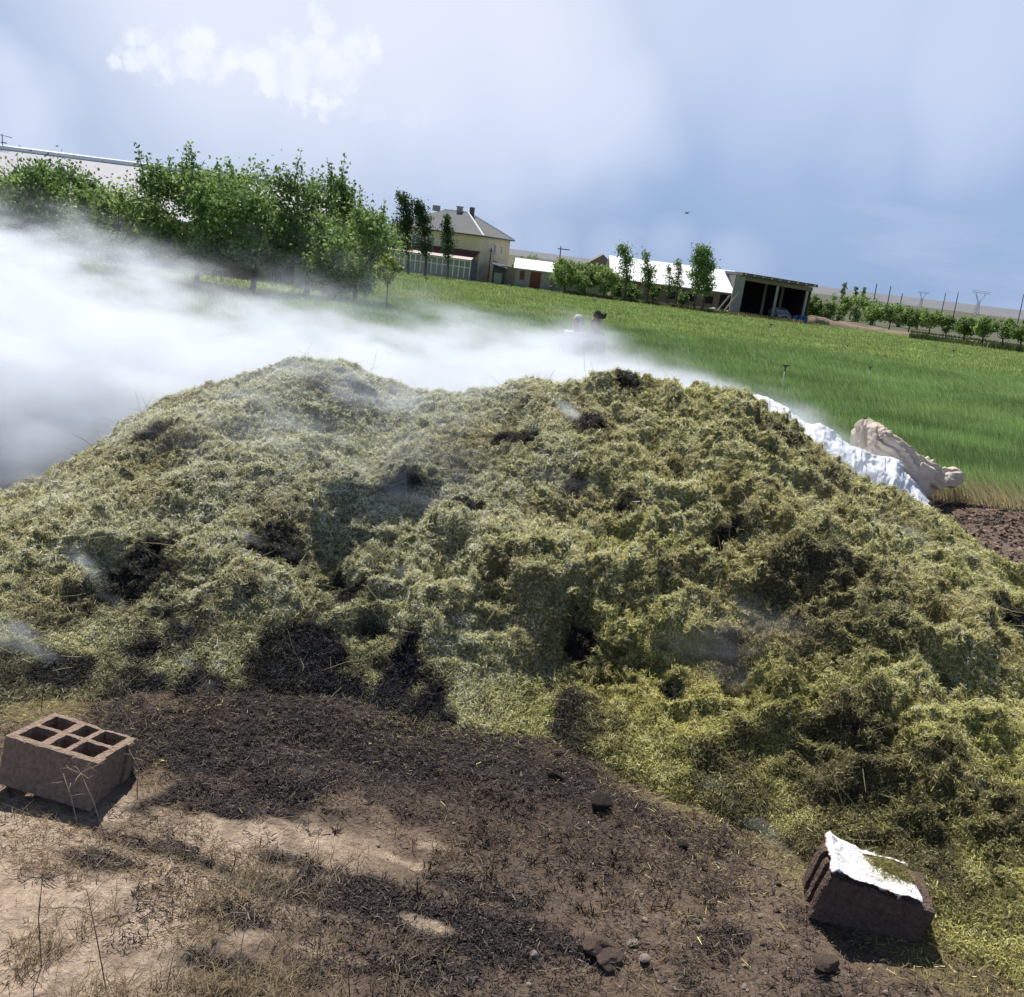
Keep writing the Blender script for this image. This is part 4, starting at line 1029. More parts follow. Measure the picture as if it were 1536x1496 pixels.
# open shed
M_inner = mat('shade_toned_inner_wall', (.05, .045, .04), .95, .3, 1.)  # inner walls coloured dark to stand in for the shed's shade
Ys = 108.; a = B(1108, Ys); b = B(1203, Ys); L = float(b[0]-a[0]); hl = zt(1106, 412, Ys)-a[2]; hr = zt(1206, 429, Ys)-b[2]
sh = empty('open_shed', (float(a[0]), Ys, float(a[2])), 0, 'open fronted concrete shed with flat dark roof and pillars', 'shed')
D = 11.
MB().box(-1.25, -.02, -.1, .25, -.4, hl-.05).box(-.25, -.02, .252, D, -.4, hl-.05).build('side_wall', M_conc, sh)
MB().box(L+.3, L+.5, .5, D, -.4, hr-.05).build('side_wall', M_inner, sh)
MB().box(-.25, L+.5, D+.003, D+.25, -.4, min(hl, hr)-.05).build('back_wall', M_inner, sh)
MB().hexa([(-.6, -.7, hl), (L+.75, -.7, hr), (L+.75, D+.6, hr), (-.6, D+.6, hl), (-.6, -.7, hl+.32), (L+.75, -.7, hr+.32), (L+.75, D+.6, hr+.32), (-.6, D+.6, hl+.32)]).build('roof', M_pole, sh)
for i in range(9): MB().box(-.3+i*(L+.8)/8.2, -.15+i*(L+.8)/8.2, -.9, -.702, hl+(hr-hl)*i/8-.0+.05, hl+(hr-hl)*i/8+.22).build('rafter_end', M_lath, sh)
MB().hexa([(-.02, -.1, hl-.55), (L+.4, -.1, hr-.55), (L+.4, .2, hr-.55), (-.02, .2, hl-.55), (-.02, -.1, hl-.05), (L+.4, -.1, hr-.05), (L+.4, .2, hr-.05), (-.02, .2, hl-.05)]).build('lintel', M_wood, sh)
for f, yy in ((.52, -.05), (.985, -.05), (.5, 5.), (.78, 5.)): MB().box(L*f-.14, L*f+.14, yy, yy+.28, -.4, (hl+(hr-hl)*f)-.56 if yy < 1 else min(hl, hr)-.06).build('pillar', M_conc, sh)
mb = MB()
for i in range(5): mb.box(-1.2, -.1, -.108, -.101, .3+i*.9, .34+i*.9)
mb.build('wall_joint', M_wood, sh)
# planks leaning on the shed
for i, (dx, l, t) in enumerate([(-3.0, 2.6, .55), (-2.2, 3.2, .5)]):
    q = (float(a[0])+dx, Ys-.9, float(a[2]))
    o = MB().hexa([(-.1, -.04, 0), (.1, -.04, 0), (.1, .04, 0), (-.1, .04, 0), (-.1+l*t, .5, l*.85), (.1+l*t, .5, l*.85), (.1+l*t, .58, l*.85), (-.1+l*t, .58, l*.85)]).build('leaning_plank', M_lath, None)
    o.location = q; tag(o, ['shorter pale plank leaning left of the open shed', 'longer pale plank leaning on the open shed wall'][i], 'plank', 'planks leaning by the shed')
for i, (px, rr_) in enumerate([(1068, .5), (1076, .38), (1090, .4)]):
    me = rock_mesh(600+i, 3, .7); me.materials.append(M_lath if i else M_conc); o = bpy.data.objects.new('rubble_block', me); C.objects.link(o)
    o.location = B(px, 107)+np.array([0, 0, rr_*.5]); o.scale = (rr_,)*3; tag(o, ['largest grey rubble lump left of the leaning planks', 'pale rubble lump beside the leaning planks', 'pale rubble lump at the foot of the shed wall'][i], 'rubble', 'rubble by the shed')

# car in the shed, seen from the front
cq = B(1176, 110.5)
car = empty('parked_car', (float(cq[0]), 110.5, float(cq[2])), R(4), 'white car parked nose out under the open shed', 'car')
prof = [(0, .35), (0.05, .75), (.9, .95), (1.55, 1.42), (3.1, 1.45), (3.9, 1.0), (4.2, .9), (4.25, .35)]
mb = MB(); n = len(prof)
Vc = []
for sx in (-1, 1):
    for (yy, zz) in prof: Vc.append((sx*(.84 if zz < 1.1 else .62), yy, zz))
mb.add(Vc, [tuple(range(n)), tuple(range(2*n-1, n-1, -1))]+[(i, n+i, n+(i+1) % n, (i+1) % n) for i in range(n)])
mb.build('body', M_carpaint, car, False, .06)
MB().hexa([(-.66, .98, .99), (.66, .98, .99), (.66, 1.0, .97), (-.66, 1., .97), (-.55, 1.5, 1.4), (.55, 1.5, 1.4), (.55, 1.53, 1.38), (-.55, 1.53, 1.38)]).build('windscreen', M_glass, car)
for sx in (-1, 1):
    MB().box(sx*.62-.16, sx*.62+.16, -.02, .05, .6, .74).build('headlight', M_lamp, car)
    for yy in (.75, 3.4):
        w_ = MB().tube([(sx*.68, yy, .31), (sx*.87, yy, .31)], .31, 18).build('wheel', M_tyre, car); MB().tube([(sx*.872, yy, .31), (sx*.88, yy, .31)], .19, 14).build('rim', M_steel, w_)
    MB().box(sx*.87-.0, sx*.87+sx*.16, 1.15, 1.28, .95, 1.08).build('mirror', M_black, car)
MB().box(-.35, .35, -.03, .04, .42, .58).build('grille', M_black, car); MB().box(-.26, .26, -.045, -.032, .34, .43).build('number_plate', M_white, car)
# blue barrels and junk by the shed corner
for i, px in enumerate((1191, 1199, 1206)):
    q = B(px, 106.5); o = MB().tube([(0, 0, 0), (0, 0, .03), (0, 0, .28), (0, 0, .31), (0, 0, .58), (0, 0, .61), (0, 0, .86), (0, 0, .9)], [.27, .3, .3, .32, .32, .3, .3, .26], 14).build('plastic_barrel', M_bluebarrel, None, False)
    o.location = q; tag(o, ['dark blue barrel right beside the white car', 'dark blue barrel in front of the right shed pillar', 'dark blue barrel outside the right shed pillar'][i], 'barrel', 'barrels by the shed')

# poles and pylons
PL = [(835, 396, 369, 118, 'dark utility pole behind the small white roofed store'), (1306, 452, 425, 190, 'utility pole above the bushes, left of the leaning pair'), (1327, 455, 429, 190, 'utility pole above the bushes, right of the leaning pair'),
      (1347, 455, 440, 260, 'short far pole right of the leaning pair'), (1411, 460, 440, 330, 'faint far pole left of the tall thin pole'), (1429, 461, 438, 300, 'tall thin far pole left of the wide pylon'), (1525, 466, 441, 300, 'far pole near the right end of the ridge'), (1532, 470, 452, 220, 'dark pole above the last orchard trees')]
for i, (px, pb, pt, Y, lb) in enumerate(PL):
    q = B(px, Y); top_ = P(px+(5 if i else 2), pt, Y); h_ = float(top_[2]-q[2])
    o = empty('utility_pole', tuple(q), 0, lb, 'pole', 'utility poles'); k = Y/118
    MB().tube([(0, 0, -.3), (float(top_[0]-q[0])*.35, 0, h_)], [.1*k**.6, .07*k**.6], 8).build('pole_shaft', M_pole, o)
    if i in (0, 7): MB().box(-.8*k**.5+.2, .8*k**.5+.2, -.06, .06, h_*.93, h_*.93+.12*k**.6).build('crossarm', M_pole, o)
for i, (px, pt, Y, lb) in enumerate([(1463, 435, 700, 'wide topped lattice pylon on the far ridge'), (1380, 437, 900, 'fainter lattice pylon left of the wide topped one')]):
    q = B(px, Y); h_ = zt(px+2, pt, Y)-q[2]; o = empty('lattice_pylon', tuple(q), 0, lb, 'pylon', 'far pylons')
    w = h_*.09; mb = MB()
    for sx in (-1, 1):
        for sy in (-1, 1): mb.tube([(sx*w, sy*w, 0), (sx*w*.4, sy*w*.4, h_*.55), (sx*w*2.2, sy*w*.3, h_*.86)], .17, 4)
    for j in range(5):
        z0 = h_*.11*j; z1 = z0+h_*.11; r0 = w*(1-.6*z0/(h_*.55)); r1 = w*(1-.6*z1/(h_*.55)); mb.tube([(-r0, -r0, z0), (r1, -r1, z1)], .18, 3).tube([(r0, -r0, z0), (-r1, -r1, z1)], .18, 3)
    mb.build('lattice_legs', M_steel, o); MB().tube([(-w*4.2, 0, h_*.9), (w*4.2, 0, h_*.9)], .25, 4).tube([(-w*4.2, 0, h_*.97), (w*4.2, 0, h_*.97)], .16, 4).build('crossarm', M_steel, o)
# hills
hx_ = np.linspace(-2500, 2600, 240); hyy = np.linspace(900, 3200, 40); Xh, Yh = np.meshgrid(hx_, hyy); xh = Xh.ravel(); yh = Yh.ravel()
zh = -2.3+sst(900, 2000, yh)*(6.0+sst(0, 1500, xh)*6+10*(fbm(P3(xh, yh), .0015, 3, 88)-.4))
idx = np.arange(len(xh)).reshape(40, 240); Qh = np.stack([idx[:-1, :-1], idx[:-1, 1:], idx[1:, 1:], idx[1:, :-1]], -1).reshape(-1, 4)
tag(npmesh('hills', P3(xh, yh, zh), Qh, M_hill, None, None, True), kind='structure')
# bird
q = P(1030, 320, 60); o = MB().tube([(-.16, 0, 0), (-.08, 0, .02), (.05, 0, .01), (.16, 0, 0)], [.01, .05, .045, .012], 8).add([(-.05, .02, .02), (.06, .02, .02), (-.02, .34, .1), (-.07, .3, .1)], [(0, 1, 2, 3)]).add([(-.05, -.02, .02), (.06, -.02, .02), (-.02, -.34, .1), (-.07, -.3, .1)], [(0, 1, 2, 3)]).build('bird', M_pole, None)
o.location = q; o.rotation_euler = (0, 0, .6); tag(o, 'tiny dark bird flying in the clear sky', 'bird')

# ---------------------------------------------------------------- people behind the smoke
def skin_obj(name, chains, M, parent, sub=2):
    """chains: list of [(x,y,z,r), ...]; the first vertex of later chains may repeat an existing joint"""
    vs = []; rs = []; es = []; key = {}
    for ch in chains:
        prev = None
        for (x_, y_, z_, r_) in ch:
            kx = (round(x_, 4), round(y_, 4), round(z_, 4))
            if kx not in key: key[kx] = len(vs); vs.append((x_, y_, z_)); rs.append(r_)
            if prev is not None and prev != key[kx]: es.append((prev, key[kx]))
            prev = key[kx]
    me = bpy.data.meshes.new(name); me.from_pydata(vs, es, []); me.update()
    o = bpy.data.objects.new(name, me); C.objects.link(o)
    md = o.modifiers.new('skin', 'SKIN'); md.use_smooth_shade = True
    sv = me.skin_vertices[0].data if me.skin_vertices else None
    if sv is None:
        bm = bmesh.new(); bm.from_mesh(me); bm.verts.layers.skin.verify(); bm.to_mesh(me); bm.free(); sv = me.skin_vertices[0].data
    for i, r_ in enumerate(rs): sv[i].radius = (r_, r_) if not isinstance(r_, tuple) else r_
    for i in range(len(rs)): sv[i].use_root = (i == 0)
    ss = o.modifiers.new('sub', 'SUBSURF'); ss.levels = sub; ss.render_levels = sub
    me.materials.append(M)
    if parent: o.parent = parent
    return o
def person(loc, rz, H, label, shirtM, headM, hat, arm_out=.0):
    root = empty('person', loc, rz, label, 'person', None)
    k = H/1.72
    s = lambda *c: tuple(v*k if not isinstance(v, tuple) else tuple(a*k for a in v) for v in c)
    pel = s(0, 0, .95, (.13, .1)); ch = s(0, .0, 1.28, (.155, .11)); nk = s(0, -.01, 1.46, .055)
    body = [[pel, s(0, 0, 1.1, (.13, .1)), ch, s(0, -.005, 1.40, (.1, .08)), nk, s(0, -.02, 1.53, (.058, .07)), s(0, -.025, 1.61, (.073, .093)), s(0, -.02, 1.68, (.05, .065))]]
    body.append([s(0, -.025, 1.61, (.073, .093)), s(0, -.125, 1.595, .013)])
    for sx in (-1, 1):
        body.append([pel, s(sx*.09, 0, .88, .085), s(sx*.1, -.01, .5, .06), s(sx*.105, .01, .1, .04), s(sx*.115, -.13, .035, .035)])
        wr = s(sx*.25, -.12-arm_out, .92, .026); pm_ = s(sx*.255, -.16-arm_out, .85, .034)
        body.append([ch, s(sx*.17, 0, 1.39, .065), s(sx*.235, .02, 1.13, .045), wr, pm_])
        for j, (dx, l) in enumerate(((-.024, .07), (-.008, .085), (.008, .08), (.022, .062))):
            body.append([pm_, s(sx*(.255)+dx, -.175-arm_out, .81, .009), s(sx*.255+dx, -.18-arm_out, .81-l*.5, .008), s(sx*.255+dx, -.165-arm_out, .81-l, .007)])
        body.append([wr, s(sx*.225, -.17-arm_out, .87, .011), s(sx*.215, -.19-arm_out, .83, .009)])
    b_ = skin_obj('body', body, M_skin, root)
    up_ = [[s(0, 0, .88, (.15, .12)), s(0, 0, 1.1, (.15, .12)), s(0, 0, 1.28, (.172, .127)), s(0, -.005, 1.42, (.11, .09)), s(0, -.01, 1.465, .068)]]
    for sx in (-1, 1): up_.append([s(0, 0, 1.28, (.172, .127)), s(sx*.172, 0, 1.39, .08), s(sx*.237, .02, 1.13, .06), s(sx*.248, -.09-arm_out*.8, .97, .042)])
    skin_obj('shirt', up_, shirtM, root)
    lo_ = [[s(0, 0, .98, (.14, .112)), s(0, 0, .9, (.145, .115))]]
    for sx in (-1, 1): lo_.append([s(0, 0, .9, (.145, .115)), s(sx*.092, 0, .84, .098), s(sx*.1, -.01, .5, .074), s(sx*.105, .01, .1, .058)])
    skin_obj('trousers', lo_, M_trouser, root)
    for sx in (-1, 1):
        MB().tube([s(sx*.032, -.106, 1.612), s(sx*.032, -.118, 1.612)], [.013*k, .006*k], 8).build('eye', M_dark, root)
        MB().tube([s(sx*.074, -.01, 1.58), s(sx*.084, .0, 1.6), s(sx*.078, .0, 1.635)], [.012*k, .02*k, .012*k], 6).build('ear', M_skin, root)
    MB().tube([s(-.025, -.108, 1.545), s(0, -.114, 1.543), s(.025, -.108, 1.545)], .006*k, 6).build('mouth', M_red_dark, root)
    if hat == 'cap':
        skin_obj('knit_cap', [[s(0, -.02, 1.63, (.092, .108)), s(0, -.018, 1.68, (.088, .1)), s(0, -.01, 1.735, (.055, .06)), s(0, .02, 1.765, .02)], [s(0, -.018, 1.68, (.088, .1)), s(0, .1, 1.70, .035), s(0, .13, 1.74, .018)]], headM, root)
    else:
        skin_obj('head_cloth', [[s(0, .07, 1.36, .06), s(0, .05, 1.5, (.1, .08)), s(0, .005, 1.62, (.1, .105)), s(0, -.005, 1.69, (.078, .085)), s(0, 0, 1.73, .035)]], headM, root)
    return root
for (px, pt, Y, rz_p, lb, shM, hM, hat) in [(899, 467, 12.6, R(-65), 'person in dark clothes and dark knit cap, standing in the smoke', M_navy, M_hair, 'cap'), (869, 469, 12.9, R(-25), 'person with a white head cloth and pale shirt, standing in the smoke', M_shirt, M_scarf, 'cloth')]:
    q = P(px, pt, Y); g_ = float(gz(Y)); Hh = float(q[2])-g_
    person((float(q[0]), Y, g_-.01), rz_p, Hh*.985, lb, shM, hM, hat)

# ---------------------------------------------------------------- smoke
def mathn(N, L, op, a, b=None, c=None, clamp=False):
    n = N.new('ShaderNodeMath'); n.operation = op; n.use_clamp = clamp
    for i, v in enumerate((a, b, c)):
        if v is None: continue
        if isinstance(v, (int, float)): n.inputs[i].default_value = v
        else: L.new(v, n.inputs[i])
    return n.outputs[0]
def mapr(N, L, v, a, b, c=0., d=1., smooth=True):
    n = N.new('ShaderNodeMapRange'); n.interpolation_type = 'SMOOTHSTEP' if smooth else 'LINEAR'
    for i, w in ((1, a), (2, b), (3, c), (4, d)):
        if isinstance(w, (int, float)): n.inputs[i].default_value = w
        else: L.new(w, n.inputs[i])
    L.new(v, n.inputs[0]); return n.outputs[0]
SMOKE_COL = (.905, .935, .985, 1)
def smoke_shader(N, L, dens, aniso=.25, colr=SMOKE_COL):
    out = N.new('ShaderNodeOutputMaterial'); v = N.new('ShaderNodeVolumePrincipled')
    v.inputs['Color'].default_value = colr; v.inputs['Anisotropy'].default_value = aniso; v.inputs['Density Attribute'].default_value = ''
    L.new(dens, v.inputs['Density']); L.new(v.outputs[0], out.inputs['Volume'])
m, nt, N, L = newmat('smoke_plume'); M_plume = m
geo = N.new('ShaderNodeNewGeometry'); sep = N.new('ShaderNodeSeparateXYZ'); L.new(geo.outputs['Position'], sep.inputs[0])
xn = mapr(N, L, sep.outputs[0], -9., 3.6, 0, 1, False)
ramp = N.new('ShaderNodeValToRGB'); L.new(xn, ramp.inputs[0]); cr = ramp.color_ramp
TOPS = [(1240, 618), (1190, 596), (1100, 566), (1000, 534), (930, 498), (870, 474), (800, 478), (700, 464), (600, 462), (550, 452), (400, 424), (300, 408), (200, 372), (100, 335), (0, 300), (-150, 250)]
pts = sorted([(float(P(a_, b_, 8.4)[0]), float(P(a_, b_, 8.4)[2])) for a_, b_ in TOPS])
pts = [((a_+9)/12.6, b_/3.) for a_, b_ in pts]
while len(cr.elements) > 1: cr.elements.remove(cr.elements[-1])
for i, (a_, b_) in enumerate(pts):
    e_ = cr.elements[0] if i == 0 else cr.elements.new(min(max(a_, 0), 1))
    e_.position = min(max(a_, 0), 1); e_.color = (b_, b_, b_, 1)
ztop = mathn(N, L, 'MULTIPLY', ramp.outputs['Color'], 3.)
def noise(N, L, vec, scale, detail, sc=(1, 1, 1), off=(0, 0, 0), rough=.55, rot=(0, 0, 0)):
    mp = N.new('ShaderNodeMapping'); mp.inputs['Scale'].default_value = sc; mp.inputs['Location'].default_value = off; mp.inputs['Rotation'].default_value = rot; L.new(vec, mp.inputs[0])
    n = N.new('ShaderNodeTexNoise'); n.inputs['Scale'].default_value = scale; n.inputs['Detail'].default_value = detail; n.inputs['Roughness'].default_value = rough; L.new(mp.outputs[0], n.inputs['Vector'])
    return n.outputs['Fac']
nA = noise(N, L, geo.outputs['Position'], .55, 2, (.7, .8, 1.2), (3, 0, 1), rot=(0, R(-25), 0))
nB = noise(N, L, geo.outputs['Position'], 1.9, 5, (.6, .9, 1.5), (0, 5, 2), rot=(0, R(-38), 0), rough=.6)
amp = mapr(N, L, xn, .15, 1., 1.0, .35, False)
off = mathn(N, L, 'ADD', mathn(N, L, 'MULTIPLY', mathn(N, L, 'SUBTRACT', nA, .5), 1.1), mathn(N, L, 'MULTIPLY', mathn(N, L, 'SUBTRACT', nB, .5), 1.5))
dz = mathn(N, L, 'ADD', mathn(N, L, 'SUBTRACT', ztop, sep.outputs[2]), mathn(N, L, 'MULTIPLY', off, amp))
soft = mapr(N, L, xn, .3, 1., 1.25, .5, False)
body_ = mapr(N, L, mathn(N, L, 'DIVIDE', dz, soft), -.12, 1.)
body_ = mathn(N, L, 'POWER', body_, 1.7)
ys = mapr(N, L, sep.outputs[0], -4.6, -2.4, 5.35, 6.9, False)
yr_ = mathn(N, L, 'SUBTRACT', sep.outputs[1], ys)
yf = mathn(N, L, 'MULTIPLY', mapr(N, L, yr_, 0., .6), mapr(N, L, sep.outputs[1], 11.2, 9.6))
nC = noise(N, L, geo.outputs['Position'], 3.4, 5, (.4, .8, 1.25), (4, 1, 7), rot=(0, R(-52), 0), rough=.62)
hgt = mapr(N, L, dz, 1.9, .3, .25, 1.)
wisp = mathn(N, L, 'MULTIPLY', mapr(N, L, nB, .34, .66, .12, 1.9), mathn(N, L, 'ADD', mathn(N, L, 'MULTIPLY', mathn(N, L, 'SUBTRACT', mapr(N, L, nC, .38, .64, .0, 2.4), 1.), hgt), 1.))
xf = mapr(N, L, sep.outputs[0], 3.35, 2.7)
dens = mathn(N, L, 'MULTIPLY', mathn(N, L, 'MULTIPLY', body_, yf), mathn(N, L, 'MULTIPLY', wisp, mathn(N, L, 'MULTIPLY', mathn(N, L, 'MULTIPLY', xf, mathn(N, L, 'ADD', 1., mathn(N, L, 'MULTIPLY', mapr(N, L, sep.outputs[0], -2.6, -3.8, 0., 1.6), mapr(N, L, sep.outputs[2], 1.1, .3)))), mapr(N, L, sep.outputs[0], -1.5, -4., 1.6, 1.35))))
smoke_shader(N, L, dens)
m.cycles.volume_step_rate = .2
o = MB().box(-8.9, 3.4, 5.3, 11.3, -.15, 3.3).build('smoke_plume', M_plume, None)
tag(o, 'thick white smoke drifting left behind the heap', 'smoke', kind='stuff')

m, nt, N, L = newmat('smoke_wisp'); M_wisp = m
tc = N.new('ShaderNodeTexCoord'); oi = N.new('ShaderNodeObjectInfo'); geo = N.new('ShaderNodeNewGeometry')
vl = N.new('ShaderNodeVectorMath'); vl.operation = 'LENGTH'; L.new(tc.outputs['Object'], vl.inputs[0])
fall = mathn(N, L, 'POWER', mathn(N, L, 'SUBTRACT', 1., vl.outputs['Value'], clamp=True), 1.3)
nB = noise(N, L, geo.outputs['Position'], 7., 4, (.55, 1, 1.3), rot=(0, R(-48), 0), rough=.6)
nA = noise(N, L, geo.outputs['Position'], 2.6, 2, (.7, 1, 1.2), (2, 2, 2), rot=(0, R(-40), 0))
sx_ = N.new('ShaderNodeSeparateXYZ'); L.new(tc.outputs['Object'], sx_.inputs[0])
fall = mathn(N, L, 'MULTIPLY', fall, mapr(N, L, sx_.outputs[0], -1., .6, .25, 1.5))
d_ = mathn(N, L, 'MULTIPLY', mathn(N, L, 'MULTIPLY', fall, mapr(N, L, nB, .42, .72)), mapr(N, L, nA, .36, .66))
sepc = N.new('ShaderNodeSeparateColor'); L.new(oi.outputs['Color'], sepc.inputs[0])
smoke_shader(N, L, mathn(N, L, 'MULTIPLY', d_, mathn(N, L, 'MULTIPLY', sepc.outputs[0], 100.)), .25, (.8, .89, 1., 1))
m.cycles.volume_step_rate = .6
bm = bmesh.new(); bmesh.ops.create_icosphere(bm, subdivisions=3, radius=1); ws = bpy.data.meshes.new('smoke_wisp'); bm.to_mesh(ws); bm.free(); ws.materials.append(M_wisp)
WIS = [(590, 600, 1.5, .8, 1.25), (520, 720, 1.1, .6, .75), (420, 640, 1.0, .6, .7), (610, 745, .45, .3, .8), (950, 572, .3, .16, 5), (765, 650, .22, .16, 5), (885, 642, .2, .15, 6), (690, 775, .22, .2, 3), (425, 825, .28, .15, 5), (400, 832, .2, .12, 4), (160, 888, .24, .15, 4), (35, 975, .3, .2, 3.5),
       (85, 990, .22, .12, 6), (315, 1030, .14, .12, 4), (215, 650, .5, .22, 3), (330, 562, .7, .2, 1.5), (490, 575, .5, .25, 1.8), (468, 1163, .1, .07, 5), (1168, 1258, .22, .1, 6), (870, 1408, .18, .08, 6), (1398, 815, .3, .14, 3), (1475, 1195, .25, .12, 4), (330, 650, .4, .25, 1.4),
       (1320, 790, .5, .25, .9), (1110, 970, .5, .3, .7), (640, 905, .18, .15, 2.5), (960, 770, .4, .15, 1.0), (1175, 620, .6, .22, 2.5), (1480, 830, .5, .2, 1.2), (40, 745, .9, .35, 1.2), (1500, 930, .3, .2, 1.), (760, 585, .5, .15, 1.6), (660, 660, .7, .4, .7)]
for i, (px, py, rx, rzz, dn) in enumerate(WIS):
    o = bpy.data.objects.new('smoke_wisp', ws); C.objects.link(o)
    q = hit(px, py); v_ = unit(CAM-q)
    st = rx < .45; th_ = R(30+18*math.sin(i*2.1))
    if st: ln_ = rx*1.5; q = q+v_*rx*.22+np.array([-math.cos(th_)*ln_*.55, .08*rx, math.sin(th_)*ln_*.5])
    else: q = q+v_*rzz*.55+np.array([-.1*rx, 0, rzz*.12])
    o.location = q; o.scale = (ln_, rx*.3, rx*.3) if st else (rx*1.25, max(rzz, rx*.5), rzz*1.3); o.rotation_euler = (0, th_ if st else R(18), 0)
    o.color = (dn*(.032 if rx < .4 else .018), 0, 0, 1)
    tag(o, 'thin wisp of bluish smoke rising from a burnt patch', 'smoke', kind='stuff')

# ---------------------------------------------------------------- sky, sun, camera
SUN_EL = R(58); SUN_AZ = R(-20)      # azimuth from +Y, negative = to the left
w = bpy.data.worlds.new('World'); S.world = w; w.use_nodes = True
N = w.node_tree.nodes; L = w.node_tree.links; N.clear()
out = N.new('ShaderNodeOutputWorld'); bg = N.new('ShaderNodeBackground'); bg.inputs['Strength'].default_value = .077
sky = N.new('ShaderNodeTexSky'); sky.sky_type = 'NISHITA'; sky.sun_disc = False; sky.sun_elevation = SUN_EL; sky.sun_rotation = SUN_AZ
sky.air_density = 1.; sky.dust_density = .6; sky.ozone_density = 2.
tc = N.new('ShaderNodeTexCoord'); D_ = tc.outputs['Generated']
def vdist(vec, p):
    n = N.new('ShaderNodeVectorMath'); n.operation = 'DISTANCE'; L.new(vec, n.inputs[0]); n.inputs[1].default_value = p; return n.outputs['Value']
def wn(scale, detail, sc=(1, 1, 1), rough=.55, rot=(0, 0, 0), out_='Fac'):
    mp = N.new('ShaderNodeMapping'); mp.inputs['Scale'].default_value = sc; mp.inputs['Rotation'].default_value = rot; L.new(D_, mp.inputs[0])
    n = N.new('ShaderNodeTexNoise'); n.inputs['Scale'].default_value = scale; n.inputs['Detail'].default_value = detail; n.inputs['Roughness'].default_value = rough; L.new(mp.outputs[0], n.inputs['Vector'])
    return n.outputs[out_]
def warp(amount, scale, detail):
    c_ = wn(scale, detail, out_='Color', rough=.6); a_ = N.new('ShaderNodeVectorMath'); a_.operation = 'SUBTRACT'; L.new(c_, a_.inputs[0]); a_.inputs[1].default_value = (.5, .5, .5)
    b_ = N.new('ShaderNodeVectorMath'); b_.operation = 'SCALE'; L.new(a_.outputs[0], b_.inputs[0]); b_.inputs['Scale'].default_value = amount
    d__ = N.new('ShaderNodeVectorMath'); d__.operation = 'ADD'; L.new(D_, d__.inputs[0]); L.new(b_.outputs[0], d__.inputs[1]); return d__.outputs[0]
dirp = lambda px, py: tuple(unit(ray(px, py)))
def blobs(vec, lst):
    acc = None
    for (px, py, rp) in lst:
        v_ = mapr(N, L, vdist(vec, dirp(px, py)), 0., rp/F*1.3, 1., 0.)
        acc = v_ if acc is None else mathn(N, L, 'MAXIMUM', acc, v_)
    return acc
wc0 = warp(.075, 16, 4)
_c = wn(62, 4, out_='Color', rough=.6); _a = N.new('ShaderNodeVectorMath'); _a.operation = 'SUBTRACT'; L.new(_c, _a.inputs[0]); _a.inputs[1].default_value = (.5, .5, .5)
_b = N.new('ShaderNodeVectorMath'); _b.operation = 'SCALE'; L.new(_a.outputs[0], _b.inputs[0]); _b.inputs['Scale'].default_value = .035
_d = N.new('ShaderNodeVectorMath'); _d.operation = 'ADD'; L.new(wc0, _d.inputs[0]); L.new(_b.outputs[0], _d.inputs[1]); wc = _d.outputs[0]
cum = blobs(wc, [(170, 86, 15), (205, 83, 25), (245, 78, 29), (282, 60, 30), (300, 90, 32), (345, 98, 34), (385, 102, 36), (415, 72, 26), (440, 105, 40), (480, 30, 26), (474, 66, 32), (500, 100, 40), (535, 72, 30), (565, 88, 26), (450, 138, 22), (490, 146, 20), (400, 122, 24), (330, 112, 20)])
cum = mapr(N, L, mathn(N, L, 'MULTIPLY', cum, mapr(N, L, wn(24, 5, rough=.6), .3, .7, .6, 1.3)), .04, .95)
strk = blobs(warp(.075, 13, 5), [(455, 150, 34), (485, 153, 40), (515, 158, 42), (545, 163, 42), (575, 167, 42), (605, 172, 40), (635, 178, 36), (660, 183, 30), (600, 60, 50)])
strk = mathn(N, L, 'MULTIPLY', mapr(N, L, strk, .12, .95), .8)
veil = blobs(warp(.25, 3, 3), [(400, -60, 330), (620, 20, 330), (780, 90, 260), (880, 150, 200), (30, 150, 90), (40, 210, 120), (1250, -40, 360), (1500, 60, 260)])
veil = mathn(N, L, 'MULTIPLY', mapr(N, L, veil, .0, 1.), .75)
fine = mapr(N, L, wn(2.6, 7, (1, 1, 4.5), .6, (0, R(20), 0)), .42, .76, 0., .34)
lowc = mathn(N, L, 'MULTIPLY', blobs(warp(.06, 6, 3), [(820, 372, 70), (920, 385, 60), (1010, 378, 50), (1100, 395, 60), (760, 360, 60)]), .35)
glow = blobs(warp(.12, 4, 3), [(360, -60, 420), (620, -40, 330), (780, 10, 240), (520, 60, 150)])
thin = mathn(N, L, 'MAXIMUM', mathn(N, L, 'MAXIMUM', veil, fine), mathn(N, L, 'MAXIMUM', strk, lowc))
def mixc(f, a, b):
    n = N.new('ShaderNodeMix'); n.data_type = 'RGBA'
    L.new(f, n.inputs[0])
    for i, v in ((6, a), (7, b)):
        if isinstance(v, tuple): n.inputs[i].default_value = v
        else: L.new(v, n.inputs[i])
    return n.outputs[2]
sepz = N.new('ShaderNodeSeparateXYZ'); L.new(D_, sepz.inputs[0])
K = 10.
base = N.new('ShaderNodeMix'); base.data_type = 'RGBA'; L.new(mapr(N, L, sepz.outputs[2], .34, .62, .93, 0.), base.inputs[0])
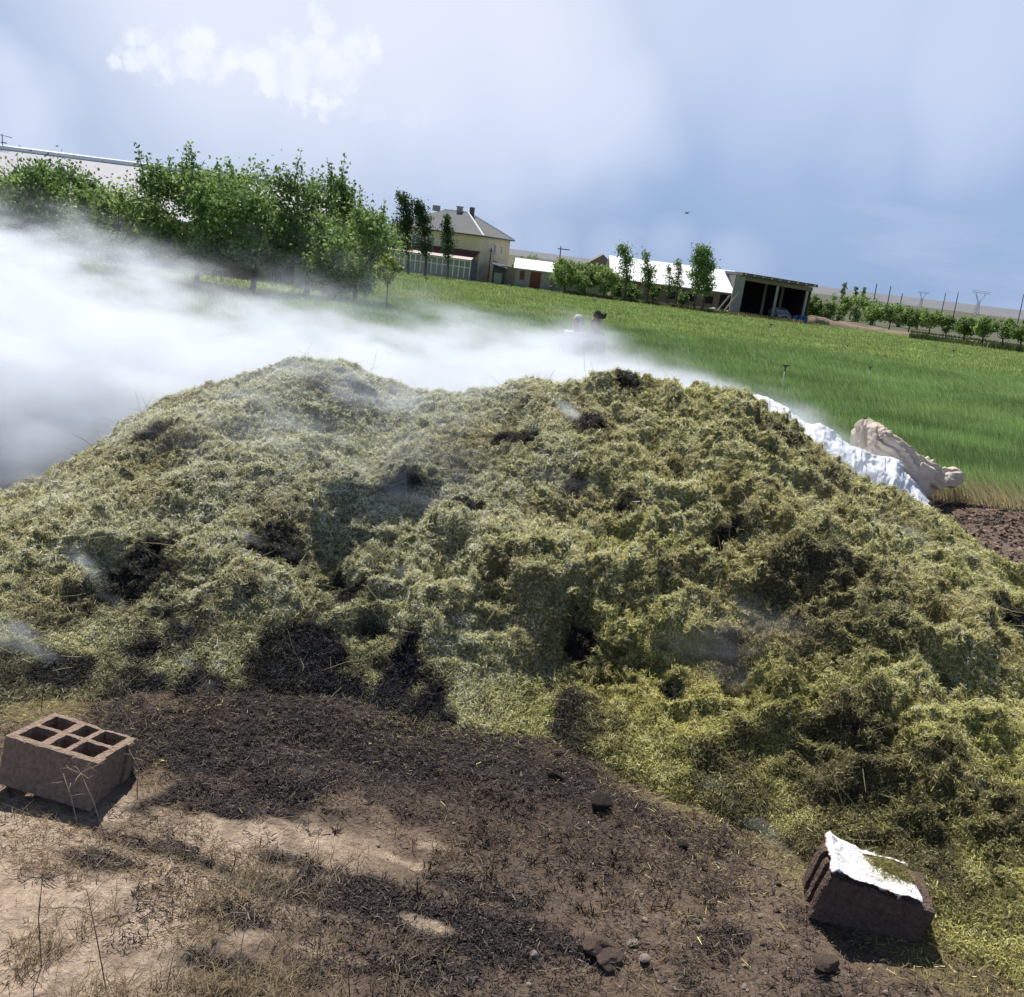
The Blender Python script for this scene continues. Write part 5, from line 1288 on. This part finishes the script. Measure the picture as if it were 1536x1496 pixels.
L.new(sky.outputs[0], base.inputs[6]); base.inputs[7].default_value = (.285*K, .42*K, .685*K, 1)
c1 = mixc(thin, base.outputs[2], (.68*K, .755*K, .97*K, 1))
c2 = mixc(mathn(N, L, 'MULTIPLY', glow, .55), c1, (.95*K, .97*K, 1.05*K, 1))
c3 = mixc(mathn(N, L, 'MULTIPLY', cum, .64), c2, mixc(wn(30, 3), (.84*K, .88*K, 1.0*K, 1), (1.08*K, 1.1*K, 1.12*K, 1)))
zs = N.new('ShaderNodeVectorMath'); zs.operation = 'SCALE'; L.new(c3, zs.inputs[0]); L.new(mapr(N, L, sepz.outputs[2], .38, .7, 1., .5), zs.inputs['Scale'])
L.new(zs.outputs[0], bg.inputs['Color']); L.new(bg.outputs[0], out.inputs['Surface'])

sd_ = bpy.data.lights.new('sun', 'SUN'); sd_.energy = 5.0; sd_.angle = R(.53); sd_.color = (1, .955, .88)
so = bpy.data.objects.new('sun', sd_); C.objects.link(so)
dirv = Vector((math.sin(SUN_AZ)*math.cos(SUN_EL), math.cos(SUN_AZ)*math.cos(SUN_EL), math.sin(SUN_EL)))
so.rotation_euler = dirv.to_track_quat('Z', 'Y').to_euler()

cd = bpy.data.cameras.new('camera'); co = bpy.data.objects.new('camera', cd); C.objects.link(co)
cd.sensor_fit = 'HORIZONTAL'; cd.sensor_width = 36; cd.lens = 36*F/1536; cd.clip_end = 9000; cd.clip_start = .05
mw = Matrix.Identity(4)
for i in range(3): mw[i][0] = EX[i]; mw[i][1] = -EY[i]; mw[i][2] = -_f0[i]
mw[2][3] = CH
co.matrix_world = mw; S.camera = co
S.view_settings.view_transform = 'Standard'; S.view_settings.look = 'None'; S.view_settings.exposure = .4; S.view_settings.gamma = 1
cy = S.cycles
cy.max_bounces = 10; cy.diffuse_bounces = 2; cy.glossy_bounces = 2; cy.transmission_bounces = 3; cy.volume_bounces = 6; cy.transparent_max_bounces = 8
cy.use_denoising = True; cy.use_adaptive_sampling = True; cy.adaptive_threshold = .03; cy.volume_max_steps = 256
cy.sample_clamp_indirect = 6
